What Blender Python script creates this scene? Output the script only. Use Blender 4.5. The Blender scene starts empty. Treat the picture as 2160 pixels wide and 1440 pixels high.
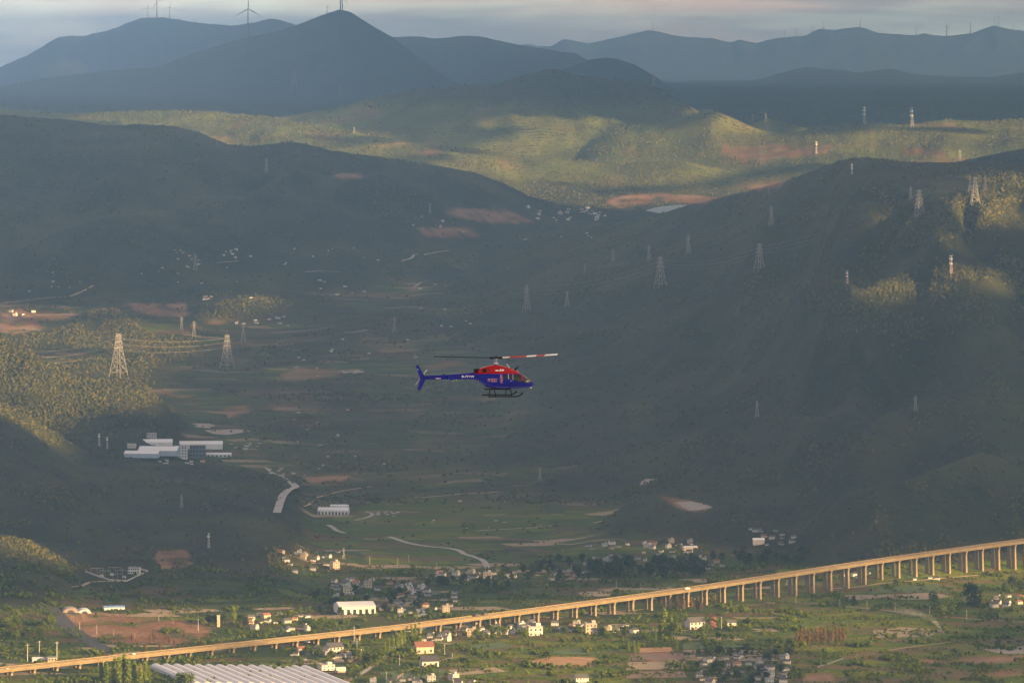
import bpy, bmesh, math, random
import numpy as np
from mathutils import Vector, Matrix

SC = bpy.context.scene
COL = SC.collection
R = math.radians
rng = np.random.default_rng(7)
random.seed(7)

# ------------------------------------------------------------------ camera
F = 10275.0          # focal length in pixels of the 2160 px wide photograph
YH = 100.0           # row of the level horizon
H = 900.0            # camera height above the valley floor (m)
cam = bpy.data.objects.new('camera', bpy.data.cameras.new('camera'))
COL.objects.link(cam)
cam.location = (0, 0, H)
cam.rotation_euler = (R(90), 0, 0)
cam.data.sensor_width = 36.0
cam.data.lens = F / 2160 * 36
cam.data.shift_y = -(720 - YH) / 2160
cam.data.clip_start = 1.0
cam.data.clip_end = 120000.0
SC.camera = cam

# ------------------------------------------------------------------ light
SUN_EL = R(14)
SUN_AZ = R(130)                      # clockwise from the view direction: right and a little behind
S = np.array([math.sin(SUN_AZ) * math.cos(SUN_EL), math.cos(SUN_AZ) * math.cos(SUN_EL), math.sin(SUN_EL)])
world = bpy.data.worlds.new('World'); SC.world = world; world.use_nodes = True
nt = world.node_tree; nt.nodes.clear()
def N(tree, t, **kw):
    n = tree.nodes.new(t)
    for k, v in kw.items():
        if k[0] == '_': n.inputs[k[1:].replace('_', ' ')].default_value = v
        else: setattr(n, k, v)
    return n
def ramp(tree, stops, interp='LINEAR'):
    n = tree.nodes.new('ShaderNodeValToRGB'); cr = n.color_ramp; cr.interpolation = interp
    while len(cr.elements) > 1: cr.elements.remove(cr.elements[-1])
    for i, (p, c) in enumerate(stops):
        e = cr.elements[0] if i == 0 else cr.elements.new(p)
        e.position = p; e.color = c if len(c) == 4 else (*c, 1)
    return n
sky = N(nt, 'ShaderNodeTexSky', sky_type='NISHITA', sun_disc=False, sun_elevation=SUN_EL, sun_rotation=SUN_AZ,
        altitude=2400, air_density=1.0, dust_density=1.4, ozone_density=1.2)
tc = N(nt, 'ShaderNodeTexCoord')
mp = N(nt, 'ShaderNodeMapping'); mp.inputs['Scale'].default_value = (9, 9, 75)
nz = N(nt, 'ShaderNodeTexNoise', _Scale=1.0, _Detail=6.0, _Roughness=0.55, _Distortion=0.4)
cov = ramp(nt, [(0.28, (0, 0, 0)), (0.46, (1, 1, 1))])
mp2 = N(nt, 'ShaderNodeMapping'); mp2.inputs['Scale'].default_value = (11, 11, 105); mp2.inputs['Location'].default_value = (3.1, 1.7, 0.6)
nz2 = N(nt, 'ShaderNodeTexNoise', _Scale=1.0, _Detail=5.0, _Roughness=0.6, _Distortion=0.6)
ccol = ramp(nt, [(0.42, (2.15, 1.90, 1.82)), (0.52, (3.0, 2.42, 2.1)), (0.62, (4.4, 3.0, 2.35))])
mix = N(nt, 'ShaderNodeMix', data_type='RGBA')
sc_ = N(nt, 'ShaderNodeMath', operation='MULTIPLY'); sc_.inputs[1].default_value = 0.94
bg = N(nt, 'ShaderNodeBackground', _Strength=0.10)
wo = N(nt, 'ShaderNodeOutputWorld')
L = nt.links.new
L(tc.outputs['Generated'], mp.inputs['Vector']); L(mp.outputs[0], nz.inputs['Vector']); L(nz.outputs['Fac'], cov.inputs[0])
L(tc.outputs['Generated'], mp2.inputs['Vector']); L(mp2.outputs[0], nz2.inputs['Vector']); L(nz2.outputs['Fac'], ccol.inputs[0])
L(cov.outputs[0], sc_.inputs[0]); L(sc_.outputs[0], mix.inputs['Factor'])
L(sky.outputs[0], mix.inputs[6]); L(ccol.outputs[0], mix.inputs[7]); L(mix.outputs[2], bg.inputs['Color']); L(bg.outputs[0], wo.inputs['Surface'])

sd = bpy.data.lights.new('sun', 'SUN'); sd.energy = 5.0; sd.angle = R(0.6); sd.color = (1.0, 0.64, 0.27)
sun = bpy.data.objects.new('sun', sd); COL.objects.link(sun)
sun.rotation_euler = Vector(S).to_track_quat('Z', 'Y').to_euler()

SC.view_settings.view_transform = 'Standard'
SC.view_settings.look = 'None'
SC.view_settings.exposure = 1.93
SC.view_settings.gamma = 1.0
SC.render.engine = 'CYCLES'
cy = SC.cycles
cy.use_denoising = True
try:
    cy.denoiser = 'OPENIMAGEDENOISE'; cy.denoising_input_passes = 'RGB_ALBEDO_NORMAL'; cy.denoising_prefilter = 'ACCURATE'
except Exception: pass
cy.max_bounces = 6; cy.diffuse_bounces = 2; cy.volume_bounces = 4; cy.glossy_bounces = 2; cy.transmission_bounces = 3; cy.transparent_max_bounces = 8
cy.caustics_reflective = False; cy.caustics_refractive = False
cy.sample_clamp_indirect = 4.0

# ------------------------------------------------------------------ helpers
def tag(o, label, cat=None, group=None, kind=None):
    o['label'] = label
    if cat: o['category'] = cat
    if group: o['group'] = group
    if kind: o['kind'] = kind
    return o
def new_mesh(name, v, f, mats=None, smooth=False):
    me = bpy.data.meshes.new(name)
    me.from_pydata(v, [], f)
    if mats is not None:
        for m in (mats if isinstance(mats, (list, tuple)) else [mats]): me.materials.append(m)
    if smooth: me.shade_smooth()
    me.update()
    return me
def grid_mesh(name, P, mat, smooth=True):
    """P: (rows, cols, 3) array -> quad mesh, fast."""
    r, c = P.shape[:2]
    me = bpy.data.meshes.new(name)
    idx = np.arange(r * c).reshape(r, c)
    q = np.stack([idx[:-1, :-1], idx[:-1, 1:], idx[1:, 1:], idx[1:, :-1]], -1).reshape(-1, 4)
    return quads_mesh(me, P.reshape(-1, 3), q, mat, smooth)
def quads_mesh(me, V, q, mat, smooth=True):
    me.vertices.add(len(V)); me.vertices.foreach_set('co', np.ascontiguousarray(V, dtype=np.float32).ravel())
    me.loops.add(q.size); me.loops.foreach_set('vertex_index', np.ascontiguousarray(q, dtype=np.int32).ravel())
    me.polygons.add(len(q)); me.polygons.foreach_set('loop_start', np.arange(0, q.size, 4, dtype=np.int32))
    me.polygons.foreach_set('loop_total', np.full(len(q), 4, dtype=np.int32))
    me.update(calc_edges=True); me.validate()
    if mat: me.materials.append(mat)
    if smooth: me.shade_smooth()
    return me
def link(name, me, parent=None, loc=None, rot=None, scale=None):
    o = bpy.data.objects.new(name, me); COL.objects.link(o)
    if parent is not None: o.parent = parent
    if loc is not None: o.location = loc
    if rot is not None: o.rotation_euler = rot
    if scale is not None: o.scale = scale
    return o
def empty(name, loc=(0, 0, 0), rz=0, scale=1):
    o = bpy.data.objects.new(name, None); COL.objects.link(o); o.location = loc; o.rotation_euler = (0, 0, rz)
    o.scale = (scale,) * 3; o.empty_display_size = 2
    return o
def kids(o): return [c for c in o.children]
def copy_tree(o, parent=None):
    c = o.copy(); COL.objects.link(c); c.parent = parent
    for ch in list(o.children): copy_tree(ch, c)
    return c
class MB:
    """collects boxes, bars, prisms into one mesh"""
    def __init__(self): self.v = []; self.f = []; self.mi = []
    def add(self, v, f, m=0):
        b = len(self.v); self.v += [tuple(p) for p in v]; self.f += [tuple(i + b for i in q) for q in f]; self.mi += [m] * len(f)
    def box(self, x0, x1, y0, y1, z0, z1, m=0):
        self.add([(x0, y0, z0), (x1, y0, z0), (x1, y1, z0), (x0, y1, z0), (x0, y0, z1), (x1, y0, z1), (x1, y1, z1), (x0, y1, z1)],
                 [(0, 3, 2, 1), (4, 5, 6, 7), (0, 1, 5, 4), (1, 2, 6, 5), (2, 3, 7, 6), (3, 0, 4, 7)], m)
    def tube(self, a, b, r0, r1=None, n=6, m=0, caps=True):
        r1 = r0 if r1 is None else r1
        a = Vector(a); b = Vector(b); d = (b - a)
        if d.length < 1e-9: return
        d.normalize(); x = d.orthogonal().normalized(); y = d.cross(x)
        v = []
        for p, r in ((a, r0), (b, r1)):
            for k in range(n):
                t = 2 * math.pi * k / n
                v.append(p + x * (r * math.cos(t)) + y * (r * math.sin(t)))
        f = [(k, (k + 1) % n, n + (k + 1) % n, n + k) for k in range(n)]
        if caps: f += [tuple(range(n - 1, -1, -1)), tuple(range(n, 2 * n))]
        self.add(v, f, m)
    def prism(self, poly, y0, y1, m=0):
        """poly: (x,z) points, extruded along y"""
        n = len(poly)
        v = [(x, y0, z) for x, z in poly] + [(x, y1, z) for x, z in poly]
        f = [tuple(range(n)), tuple(range(2 * n - 1, n - 1, -1))] + [(k, n + k, n + (k + 1) % n, (k + 1) % n) for k in range(n)]
        self.add(v, f, m)
    def loft(self, rings, m=0, closed=True, cap=True):
        n = len(rings[0]); v = [p for r in rings for p in r]; f = []
        for i in range(len(rings) - 1):
            for k in range(n if closed else n - 1):
                f.append((i * n + k, i * n + (k + 1) % n, (i + 1) * n + (k + 1) % n, (i + 1) * n + k))
        if cap: f += [tuple(range(n - 1, -1, -1)), tuple(range((len(rings) - 1) * n, len(rings) * n))]
        self.add(v, f, m)
    def mesh(self, name, mats, smooth=False):
        me = new_mesh(name, self.v, self.f, mats, smooth)
        if any(self.mi): me.polygons.foreach_set('material_index', self.mi)
        bm = bmesh.new(); bm.from_mesh(me); bmesh.ops.recalc_face_normals(bm, faces=bm.faces); bm.to_mesh(me); bm.free()
        return me
    def build(self, name, mats, parent=None, smooth=False):
        return link(name, self.mesh(name, mats, smooth), parent)

def mat(name, color, rough=0.85, metal=0.0, vary=0.0, vscale=1.0, rand=0.0, spec=0.3, coord='Object'):
    m = bpy.data.materials.new(name); m.use_nodes = True; t = m.node_tree; p = t.nodes['Principled BSDF']
    p.inputs['Roughness'].default_value = rough; p.inputs['Metallic'].default_value = metal
    p.inputs['Specular IOR Level'].default_value = spec
    p.inputs['Base Color'].default_value = (*color, 1)
    if vary or rand:
        hsv = N(t, 'ShaderNodeHueSaturation'); hsv.inputs['Color'].default_value = (*color, 1)
        val = None
        if vary:
            c = N(t, 'ShaderNodeTexCoord'); n = N(t, 'ShaderNodeTexNoise', _Scale=vscale, _Detail=4.0)
            t.links.new(c.outputs[coord], n.inputs['Vector'])
            mr = N(t, 'ShaderNodeMapRange'); mr.inputs[1].default_value = .3; mr.inputs[2].default_value = .7
            mr.inputs[3].default_value = 1 - vary; mr.inputs[4].default_value = 1 + vary
            t.links.new(n.outputs['Fac'], mr.inputs[0]); val = mr.outputs[0]
        if rand:
            oi = N(t, 'ShaderNodeObjectInfo')
            mr2 = N(t, 'ShaderNodeMapRange'); mr2.inputs[3].default_value = 1 - rand; mr2.inputs[4].default_value = 1 + rand
            t.links.new(oi.outputs['Random'], mr2.inputs[0])
            if val is not None:
                mu = N(t, 'ShaderNodeMath', operation='MULTIPLY'); t.links.new(val, mu.inputs[0]); t.links.new(mr2.outputs[0], mu.inputs[1]); val = mu.outputs[0]
            else: val = mr2.outputs[0]
        t.links.new(val, hsv.inputs['Value']); t.links.new(hsv.outputs[0], p.inputs['Base Color'])
    return m

# ------------------------------------------------------------------ numpy noise
_perm = np.random.default_rng(3).permutation(512)
_perm = np.concatenate([_perm, _perm, _perm])
_ga = np.random.default_rng(5).uniform(0, 2 * np.pi, 512)
_gx, _gy = np.cos(_ga), np.sin(_ga)
def perlin(x, y):
    xi = np.floor(x).astype(int); yi = np.floor(y).astype(int); xf = x - xi; yf = y - yi
    u = xf * xf * xf * (xf * (xf * 6 - 15) + 10); v = yf * yf * yf * (yf * (yf * 6 - 15) + 10)
    def g(ix, iy, dx, dy):
        h = _perm[(_perm[ix & 511] + iy) & 511]
        return _gx[h] * dx + _gy[h] * dy
    a = g(xi, yi, xf, yf); b = g(xi + 1, yi, xf - 1, yf); c = g(xi, yi + 1, xf, yf - 1); d = g(xi + 1, yi + 1, xf - 1, yf - 1)
    return (a + u * (b - a) + v * ((c + u * (d - c)) - (a + u * (b - a)))) * 1.5
def fbm(x, y, oct=5, gain=0.5, lac=2.03):
    s = 0; a = 1; t = 0
    for i in range(oct):
        s = s + a * perlin(x + 17.3 * i, y - 9.1 * i); t += a; a *= gain; x = x * lac; y = y * lac
    return s / t
def ridged(x, y, oct=5, gain=0.5):
    s = 0; a = 1; t = 0
    for i in range(oct):
        s = s + a * (1 - np.abs(perlin(x + 31.7 * i, y + 12.9 * i))); t += a; a *= gain; x = x * 2.07; y = y * 2.07
    return s / t
def sstep(a, b, x):
    t = np.clip((x - a) / (b - a), 0, 1); return t * t * (3 - 2 * t)
HAZE_D = 2.45e-5; HAZE_C = (0.38, 0.67, 1.0); HAZE_G = 0.76
# ------------------------------------------------------------------ terrain heightfield
U = np.concatenate([np.arange(-1500, -60, 30), np.arange(-60, 2221, 4.0), np.arange(2240, 3700, 30)])
YS = np.concatenate([np.arange(1200, 6500, 260), np.arange(6500, 12600, 11.5), np.arange(12600, 17200, 18),
                     np.arange(17200, 22500, 42), np.arange(22500, 30000, 90), np.arange(30000, 46000, 95), np.arange(46000, 90000, 320)])
NU, NY = len(U), len(YS)
UU, YY = np.meshgrid(U, YS)
XX = (UU - 1080) / F * YY
def z_at_row(row, d): return H - d * (row - YH) / F
_fl = [(1200, 0), (8800, 0), (9400, 12), (9900, 33), (11600, 110), (13200, 206), (16500, 352), (19000, 470), (22000, 560), (26000, 585), (32000, 570), (43000, 520), (90000, 400)]
def floor_z(Y): return np.interp(Y, [a for a, b in _fl], [b for a, b in _fl])
def smooth1(a, k):
    ker = np.hanning(k + 2)[1:-1]; ker /= ker.sum()
    return np.convolve(np.pad(a, k // 2, mode='edge'), ker, mode='valid')[:len(a)]
UF = np.arange(-1500, 3701, 2.0)
def prof(pts, col, k=9):
    a = np.interp(UF, [p[0] for p in pts], [p[col] for p in pts])
    return np.interp(U, UF, smooth1(a, k))
FL = floor_z(YY)
g_noise = ridged(XX / 900.0, YY / 2300.0, 4) - 0.72
g_noise3 = ridged(XX / 380.0 + 4, YY / 900.0 + 2, 4) - 0.72
g_noise2 = fbm(XX / 260.0, YY / 420.0, 4)
def ridge(pts, wf, wb, p=1.25, rough=0.5, k=9, eps=0.05, jag=0.0):
    """crest through (column, row, distance) points; front and back widths in metres (number or profile)"""
    row = prof(pts, 1, k); dc = prof(pts, 2, 25)
    if jag: row = row + jag * fbm(U / 23.0, U * 0 + len(pts), 4)
    zc = z_at_row(row, dc)
    h = np.maximum(zc - floor_z(dc), 0)
    inside = sstep(pts[0][0] - 200, pts[0][0], U) * (1 - sstep(pts[-1][0], pts[-1][0] + 200, U))
    h = h * inside
    wf = prof(wf, 1, 25) if isinstance(wf, list) else wf + 0 * U
    wb = prof(wb, 1, 25) if isinstance(wb, list) else wb + 0 * U
    D = YY - dc[None]
    t = np.where(D < 0, -D / wf[None], D / wb[None])
    tt = np.sqrt(t * t + eps * eps) - eps
    g = np.clip(1 - tt, 0, 1) ** p
    body = h[None] * g
    amp = sstep(0.02, 0.35, t) * np.where(D < 0, 1, 0.4)
    body = body * (1 + rough * amp * g_noise * 1.6 + 0.10 * rough * amp * g_noise2 + 0.55 * rough * amp * g_noise3)
    return np.maximum(body, 0)

ridges = []
# far range on the right and its foothills
ridges.append(ridge([(900, 120, 78750), (1080, 98, 78750), (1110, 93, 78750), (1160, 99, 78750), (1190, 82, 78125), (1240, 92, 77500), (1310, 77, 77500), (1370, 63, 77500), (1440, 78, 77500), (1500, 80, 77500),
    (1543, 90, 77500), (1560, 83, 77500), (1592, 91, 77500), (1610, 87, 77500), (1640, 80, 77500), (1700, 75, 77500), (1727, 61, 77500), (1760, 63, 77500), (1812, 56, 77500), (1850, 69, 77500), (1930, 75, 77500),
    (1950, 70, 77500), (1990, 77, 77500), (2050, 70, 77500), (2097, 53, 77500), (2130, 62, 77500), (2180, 68, 77500), (2600, 40, 77500), (3700, 60, 77500)], 6500, 8000, rough=.5, jag=2.0))
ridges.append(ridge([(1330, 200, 56250), (1420, 179, 56250), (1480, 172, 56250), (1590, 171, 56250), (1640, 156, 56250), (1695, 142, 56250), (1770, 147, 56250), (1810, 154, 56250), (1880, 145, 56250), (1930, 157, 56250),
    (2010, 162, 56250), (2090, 163, 56250), (2180, 150, 56250), (2500, 120, 56250), (3700, 100, 56250)], 4500, 7000, rough=.55, jag=2.0))
# far ridges on the left
ridges.append(ridge([(-1500, 60, 52500), (-400, 220, 52500), (-120, 190, 52500), (0, 142, 52500), (60, 115, 52500), (100, 92, 52500), (125, 77, 52500), (180, 75, 52500), (240, 60, 52500), (295, 38, 52500), (340, 36, 52500),
    (420, 48, 52500), (490, 54, 52500), (530, 48, 52500), (575, 39, 52500), (605, 46, 52500), (650, 60, 52500), (760, 85, 53125), (825, 78, 53750), (880, 77, 53750), (930, 82, 53750), (975, 75, 53750), (1015, 77, 53750),
    (1080, 92, 53750), (1140, 102, 53125), (1220, 114, 53125), (1245, 130, 53125), (1300, 170, 53125)], 4500, 7000, rough=.5, jag=2.5, k=5))
ridges.append(ridge([(1100, 190, 42500), (1180, 150, 42500), (1240, 127, 42500), (1275, 122, 42500), (1300, 124, 42500), (1340, 137, 42250), (1385, 163, 41875), (1430, 195, 41500), (1490, 240, 41250)], 5000, 4000, rough=.4))
# central peak
ridges.append(ridge([(-900, 140, 40000), (-300, 190, 40000), (0, 183, 40000), (90, 166, 40000), (220, 150, 40000), (330, 142, 39750), (400, 115, 39625), (450, 100, 39500), (520, 79, 39375), (580, 68, 39250), (630, 52, 39250), (680, 32, 39250),
    (716, 20, 39250), (740, 26, 39250), (790, 58, 39250), (830, 80, 39250), (880, 120, 39250), (930, 155, 39500), (970, 180, 39625), (1100, 235, 39625)], [(0, 4500), (720, 4200), (1000, 3600)], 5000, rough=.35, k=7))
# green rounded hill in the middle and its small neighbour
ridges.append(ridge([(620, 245, 20000), (700, 228, 20000), (780, 210, 20000), (870, 190, 20000), (960, 181, 20000), (1050, 179, 20000), (1100, 161, 20000), (1165, 146, 20000), (1215, 160, 20000), (1260, 163, 20000),
    (1330, 172, 19900), (1390, 187, 19700), (1440, 212, 19500), (1480, 240, 19300), (1560, 290, 19000)], 1700, 2000, p=1.15, rough=.5, jag=1.0))
ridges.append(ridge([(1340, 275, 18700), (1440, 247, 18700), (1500, 231, 18700), (1545, 250, 18700), (1600, 275, 18700), (1680, 300, 18700)], 900, 900, p=1.1, rough=.4))
ridges.append(ridge([(1560, 270, 19600), (1620, 253, 19600), (1680, 266, 19600), (1760, 285, 19600)], 900, 900, p=1.1, rough=.4))
# sunlit rolling plateaux, left and right
ridges.append(ridge([(-600, 235, 19300), (0, 230, 19300), (120, 240, 19300), (220, 236, 19300), (330, 233, 19200), (430, 236, 19000), (560, 246, 18800), (650, 262, 18600), (760, 282, 18300), (840, 298, 18000), (920, 315, 17700), (1010, 330, 17600)], 1700, 900, p=1.1, rough=.5, jag=2.0))
ridges.append(ridge([(840, 330, 17900), (900, 307, 17900), (980, 312, 17900), (1080, 326, 17700), (1180, 335, 17600), (1300, 345, 17600), (1420, 340, 17600)], 900, 700, p=1.1, rough=.4))
ridges.append(ridge([(1560, 305, 18500), (1660, 287, 18500), (1720, 272, 18500), (1800, 262, 18500), (1900, 263, 18500), (1990, 252, 18500), (2080, 256, 18500), (2180, 248, 18500), (2500, 235, 18500), (3700, 230, 18500)], 2200, 1500, p=1.1, rough=.5, jag=2.0))
# dark ridge on the left, middle distance
ridges.append(ridge([(-1500, 200, 15700), (-500, 235, 15700), (0, 242, 15700), (60, 246, 15700), (160, 254, 15700), (230, 265, 15600), (290, 262, 15600), (370, 266, 15600), (420, 280, 15600), (480, 305, 15600), (530, 309, 15700), (600, 300, 15700), (640, 302, 15700),
    (700, 318, 15700), (800, 331, 15800), (900, 346, 15900), (1000, 364, 16000), (1060, 386, 16100), (1110, 412, 16200), (1180, 440, 16300)], [(0, 2500), (500, 2400), (1000, 1700)], 900, p=1.3, rough=.8, jag=3.0))
# long ridge on the right, coming down to the valley
ridges.append(ridge([(1000, 545, 14400), (1050, 528, 14300), (1200, 490, 14000), (1300, 472, 13800), (1400, 450, 13500), (1440, 437, 13300), (1550, 410, 12700), (1650, 385, 12100), (1740, 350, 11500), (1790, 334, 11200), (1830, 333, 11150), (1900, 341, 11100),
    (1980, 343, 11000), (2060, 342, 10900), (2180, 349, 10800), (2500, 365, 10600), (3000, 320, 10400), (3700, 330, 10200)], [(1000, 3200), (1200, 4300), (1400, 4600), (1800, 2700), (2160, 2250), (3000, 2000)], 1500, p=1.12, rough=.75, jag=2.0))
ridges.append(ridge([(1980, 352, 12600), (2070, 331, 12600), (2160, 314, 12600), (2600, 260, 12600), (3700, 250, 12600)], 1500, 1500, p=1.1, rough=.4))
# spurs on the left
ridges.append(ridge([(-1500, 420, 10900), (-400, 600, 10900), (0, 703, 10800), (60, 735, 10700), (100, 762, 10650), (160, 795, 10600), (240, 800, 10600), (300, 808, 10600), (340, 845, 10600), (390, 900, 10600)], 1000, 500, p=1.15, rough=.6, k=15))
ridges.append(ridge([(-1500, 560, 9700), (-400, 720, 9700), (0, 850, 9600), (60, 876, 9600), (130, 922, 9600), (190, 958, 9550), (260, 975, 9500), (400, 976, 9500), (500, 985, 9500), (560, 1000, 9450), (600, 1028, 9400), (640, 1072, 9300), (700, 1130, 9100), (760, 1185, 8900)],
    1700, 450, p=1.1, rough=.8, k=21))
ridges.append(ridge([(-1500, 1000, 8200), (-200, 1105, 8200), (0, 1130, 8200), (60, 1140, 8200), (130, 1180, 8200), (210, 1240, 8200)], 600, 350, p=1.1, rough=.6, k=15))
ridges.append(ridge([(150, 1180, 8700), (300, 1136, 8700), (420, 1119, 8700), (500, 1140, 8700), (600, 1192, 8700), (690, 1245, 8600)], 750, 400, p=1.1, rough=.7, k=15))
stack = np.zeros_like(YY)
n_ = 7.0
for r_ in ridges: stack += np.maximum(r_, 0) ** n_
Z = FL + stack ** (1 / n_)
del stack, ridges
# low swells away from the flat valley floor
sw = sstep(8700, 13000, YY)
rel = sstep(6, 60, Z - FL)
Z += (1 - rel) * sw * (14 * fbm(XX / 700, YY / 900, 4) + 5 * fbm(XX / 150, YY / 300, 3))
Z += sstep(16500, 18500, YY) * (1 - sstep(21000, 24000, YY)) * (1 - .6 * rel) * 26 * fbm(XX / 420, YY / 700, 4)
Z += (0.25 + 0.75 * sw) * 1.2 * fbm(XX / 60, YY / 90, 3) * sstep(6500, 7500, YY)

ROW = YH + F * (H - Z) / YY
def refresh():
    global ROW, CMIN
    ROW = YH + F * (H - Z) / YY
    CMIN = np.minimum.accumulate(ROW, axis=0)
refresh()
def sample(A, u, Y):
    u = np.asarray(u, float); Y = np.asarray(Y, float)
    i = np.clip(np.searchsorted(U, u) - 1, 0, NU - 2); j = np.clip(np.searchsorted(YS, Y) - 1, 0, NY - 2)
    a = np.clip((u - U[i]) / (U[i + 1] - U[i]), 0, 1); b = np.clip((Y - YS[j]) / (YS[j + 1] - YS[j]), 0, 1)
    return (A[j, i] * (1 - a) + A[j, i + 1] * a) * (1 - b) + (A[j + 1, i] * (1 - a) + A[j + 1, i + 1] * a) * b
def ground_z(x, Y): return sample(Z, np.asarray(x) / np.asarray(Y) * F + 1080, Y)
def hit(u, row, dmin=0):
    """pixel -> depth of the ground first met there (far enough out)"""
    i = int(np.clip(np.searchsorted(U, u) - 1, 0, NU - 2)); a = (u - U[i]) / (U[i + 1] - U[i])
    r = ROW[:, i] * (1 - a) + ROW[:, i + 1] * a
    ok = np.nonzero((r <= row) & (YS >= dmin))[0]
    if len(ok) == 0: return float(YS[-1])
    j = ok[0]
    if j == 0: return float(YS[0])
    t = (r[j - 1] - row) / max(r[j - 1] - r[j], 1e-6)
    return float(YS[j - 1] + np.clip(t, 0, 1) * (YS[j] - YS[j - 1]))
def P(u, row, dmin=0):
    """pixel -> point on the ground"""
    Y = hit(u, row, dmin); x = (u - 1080) / F * Y
    return np.array([x, Y, float(ground_z(x, Y))])
def bump(pts, lift, wf, wb, k=15):
    """a swell on the slope whose brow runs through the given pixels"""
    global Z
    us = np.array([p[0] for p in pts]); rows = np.array([p[1] for p in pts])
    dc = np.array([hit(p[0], p[1], p[2] if len(p) > 2 else 0) for p in pts])
    dcU = np.interp(U, us, dc); rowU = np.interp(UF, us, rows); rowU = np.interp(U, UF, smooth1(rowU, k))
    dcU = dcU - lift
    zc = z_at_row(rowU, dcU); z0 = sample(Z, U, dcU)
    span = (us[-1] - us[0]) * .25
    h = np.clip(zc - z0, 0, 90) * sstep(us[0] - span, us[0] + span, U) * (1 - sstep(us[-1] - span, us[-1] + span, U))
    D = YY - dcU[None]
    g = np.where(D < 0, np.exp(-(D / wf) ** 2), np.exp(-(D / wb) ** 2))
    Z = Z + h[None] * g
    refresh()
bump([(1650, 612), (1710, 602), (1800, 598), (1950, 604), (2090, 632)], 190, 260, 90)
bump([(1950, 572), (2000, 562), (2060, 566), (2120, 578)], 130, 180, 80)
bump([(1880, 500), (1930, 462), (1965, 446), (2040, 490)], 130, 220, 90)
bump([(1980, 440), (2040, 415), (2090, 418), (2150, 440)], 130, 220, 90)
bump([(1690, 712), (1750, 703), (1830, 712)], 150, 220, 90)
bump([(1480, 893), (1600, 878), (1720, 880), (1880, 886)], 220, 320, 110)
bump([(1780, 930), (1930, 862), (2060, 795), (2180, 738)], 260, 350, 120)
bump([(960, 970), (1150, 890), (1300, 850), (1420, 830)], 190, 350, 140)
bump([(1120, 1015), (1250, 975), (1400, 940), (1600, 910)], 170, 300, 110)
bump([(1220, 622), (1300, 612), (1400, 603)], 130, 260, 150)
bump([(1240, 1110), (1330, 1060), (1440, 1040), (1560, 1065), (1640, 1110)], 170, 350, 110)
bump([(1000, 770), (1150, 720), (1330, 690), (1500, 640), (1640, 600)], 170, 300, 130)
bump([(1680, 1110), (1850, 1030), (2000, 985), (2180, 930)], 200, 300, 110)
bump([(1100, 610), (1250, 575), (1400, 540), (1560, 500)], 150, 300, 130)
bump([(100, 420), (260, 370), (420, 345), (540, 350)], 260, 420, 180)
bump([(0, 520), (200, 470), (400, 440), (620, 430), (760, 450)], 300, 420, 180)
bump([(500, 400), (640, 372), (800, 378), (960, 410)], 220, 320, 150)
bump([(520, 905), (640, 880), (780, 878), (920, 900)], 120, 260, 130)
bump([(600, 815), (740, 790), (880, 800), (980, 820)], 120, 260, 140)
bump([(280, 640), (420, 602), (580, 606), (720, 640)], 150, 300, 160)
bump([(560, 565), (700, 533), (880, 542), (1010, 575)], 170, 300, 160)
bump([(680, 690), (820, 660), (960, 668), (1060, 690)], 130, 280, 150)
bump([(60, 1030), (250, 1010), (420, 1030), (560, 1070)], 120, 250, 110)
bump([(130, 690), (200, 655), (240, 660), (300, 690)], 120, 250, 150)
bump([(380, 690), (440, 640), (520, 628), (580, 640)], 90, 250, 150)
bump([(280, 760), (340, 738), (400, 742), (440, 760)], 90, 200, 120)

# basin of the reservoir
RES_Z = z_at_row(445, 16000)
rm_ = np.exp(-((UU - 1408) / 46.0) ** 4) * sstep(15250, 15420, YY) * (1 - sstep(16550, 16800, YY))
Z = np.where(rm_ > .02, Z * (1 - rm_) + np.minimum(Z, RES_Z - 2.0) * rm_, Z)
rs_ = np.exp(-((UU - 1408) / 60.0) ** 4) * sstep(13650, 13900, YY) * (1 - sstep(15420, 15600, YY))
Z = Z * (1 - rs_) + np.minimum(Z, z_at_row(457, YY)) * rs_
refresh()
# ------------------------------------------------------------------ land cover, by place
VIS = ROW <= CMIN + 1.5
PU = UU + 6 * fbm(XX / 60, YY / 60, 3); PR = ROW + 3 * fbm(XX / 45 + 9, YY / 70, 3)
def inpoly(poly, pu, pr):
    c = np.zeros(pu.shape, bool); n = len(poly)
    for k in range(n):
        x0, y0 = poly[k]; x1, y1 = poly[(k + 1) % n]
        if y0 == y1: continue
        c ^= ((y0 > pr) != (y1 > pr)) & (pu < (x1 - x0) * (pr - y0) / (y1 - y0) + x0)
    return c
def cover(polys, dmin=0, dmax=1e9):
    m = np.zeros(YY.shape, bool)
    for poly in polys:
        a = np.array(poly); j = (PR > a[:, 1].min()) & (PR < a[:, 1].max()) & (PU > a[:, 0].min()) & (PU < a[:, 0].max()) & VIS & (YY >= dmin) & (YY <= dmax)
        idx = np.nonzero(j)
        if len(idx[0]): m[idx] |= inpoly(poly, PU[idx], PR[idx])
    return m.astype(float)
slope_rel = Z - FL
crop = (1 - sstep(4, 22, slope_rel)) * (1 - sstep(14500, 16500, YY))
crop = crop * np.where(YY > 9300, 0.25 + 0.5 * sstep(-.1, .25, fbm(XX / 500, YY / 500, 3)), 1)
dry = sstep(16600, 17500, YY) * (1 - sstep(20300, 21500, YY)) * (0.55 + 0.45 * sstep(-.2, .25, fbm(XX / 300, YY / 500, 4)))
dry = np.maximum(dry, 0.14 * sstep(0.05, .35, fbm(XX / 400 + 3, YY / 600, 4)))
up_ = (UU > 650) & (UU < 1500) & (YY > 18300) & (YY < 21800)
dry = np.where(up_, dry * sstep(200, 240, PR + 14 * fbm(XX / 120, YY / 200, 3)), dry)
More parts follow.
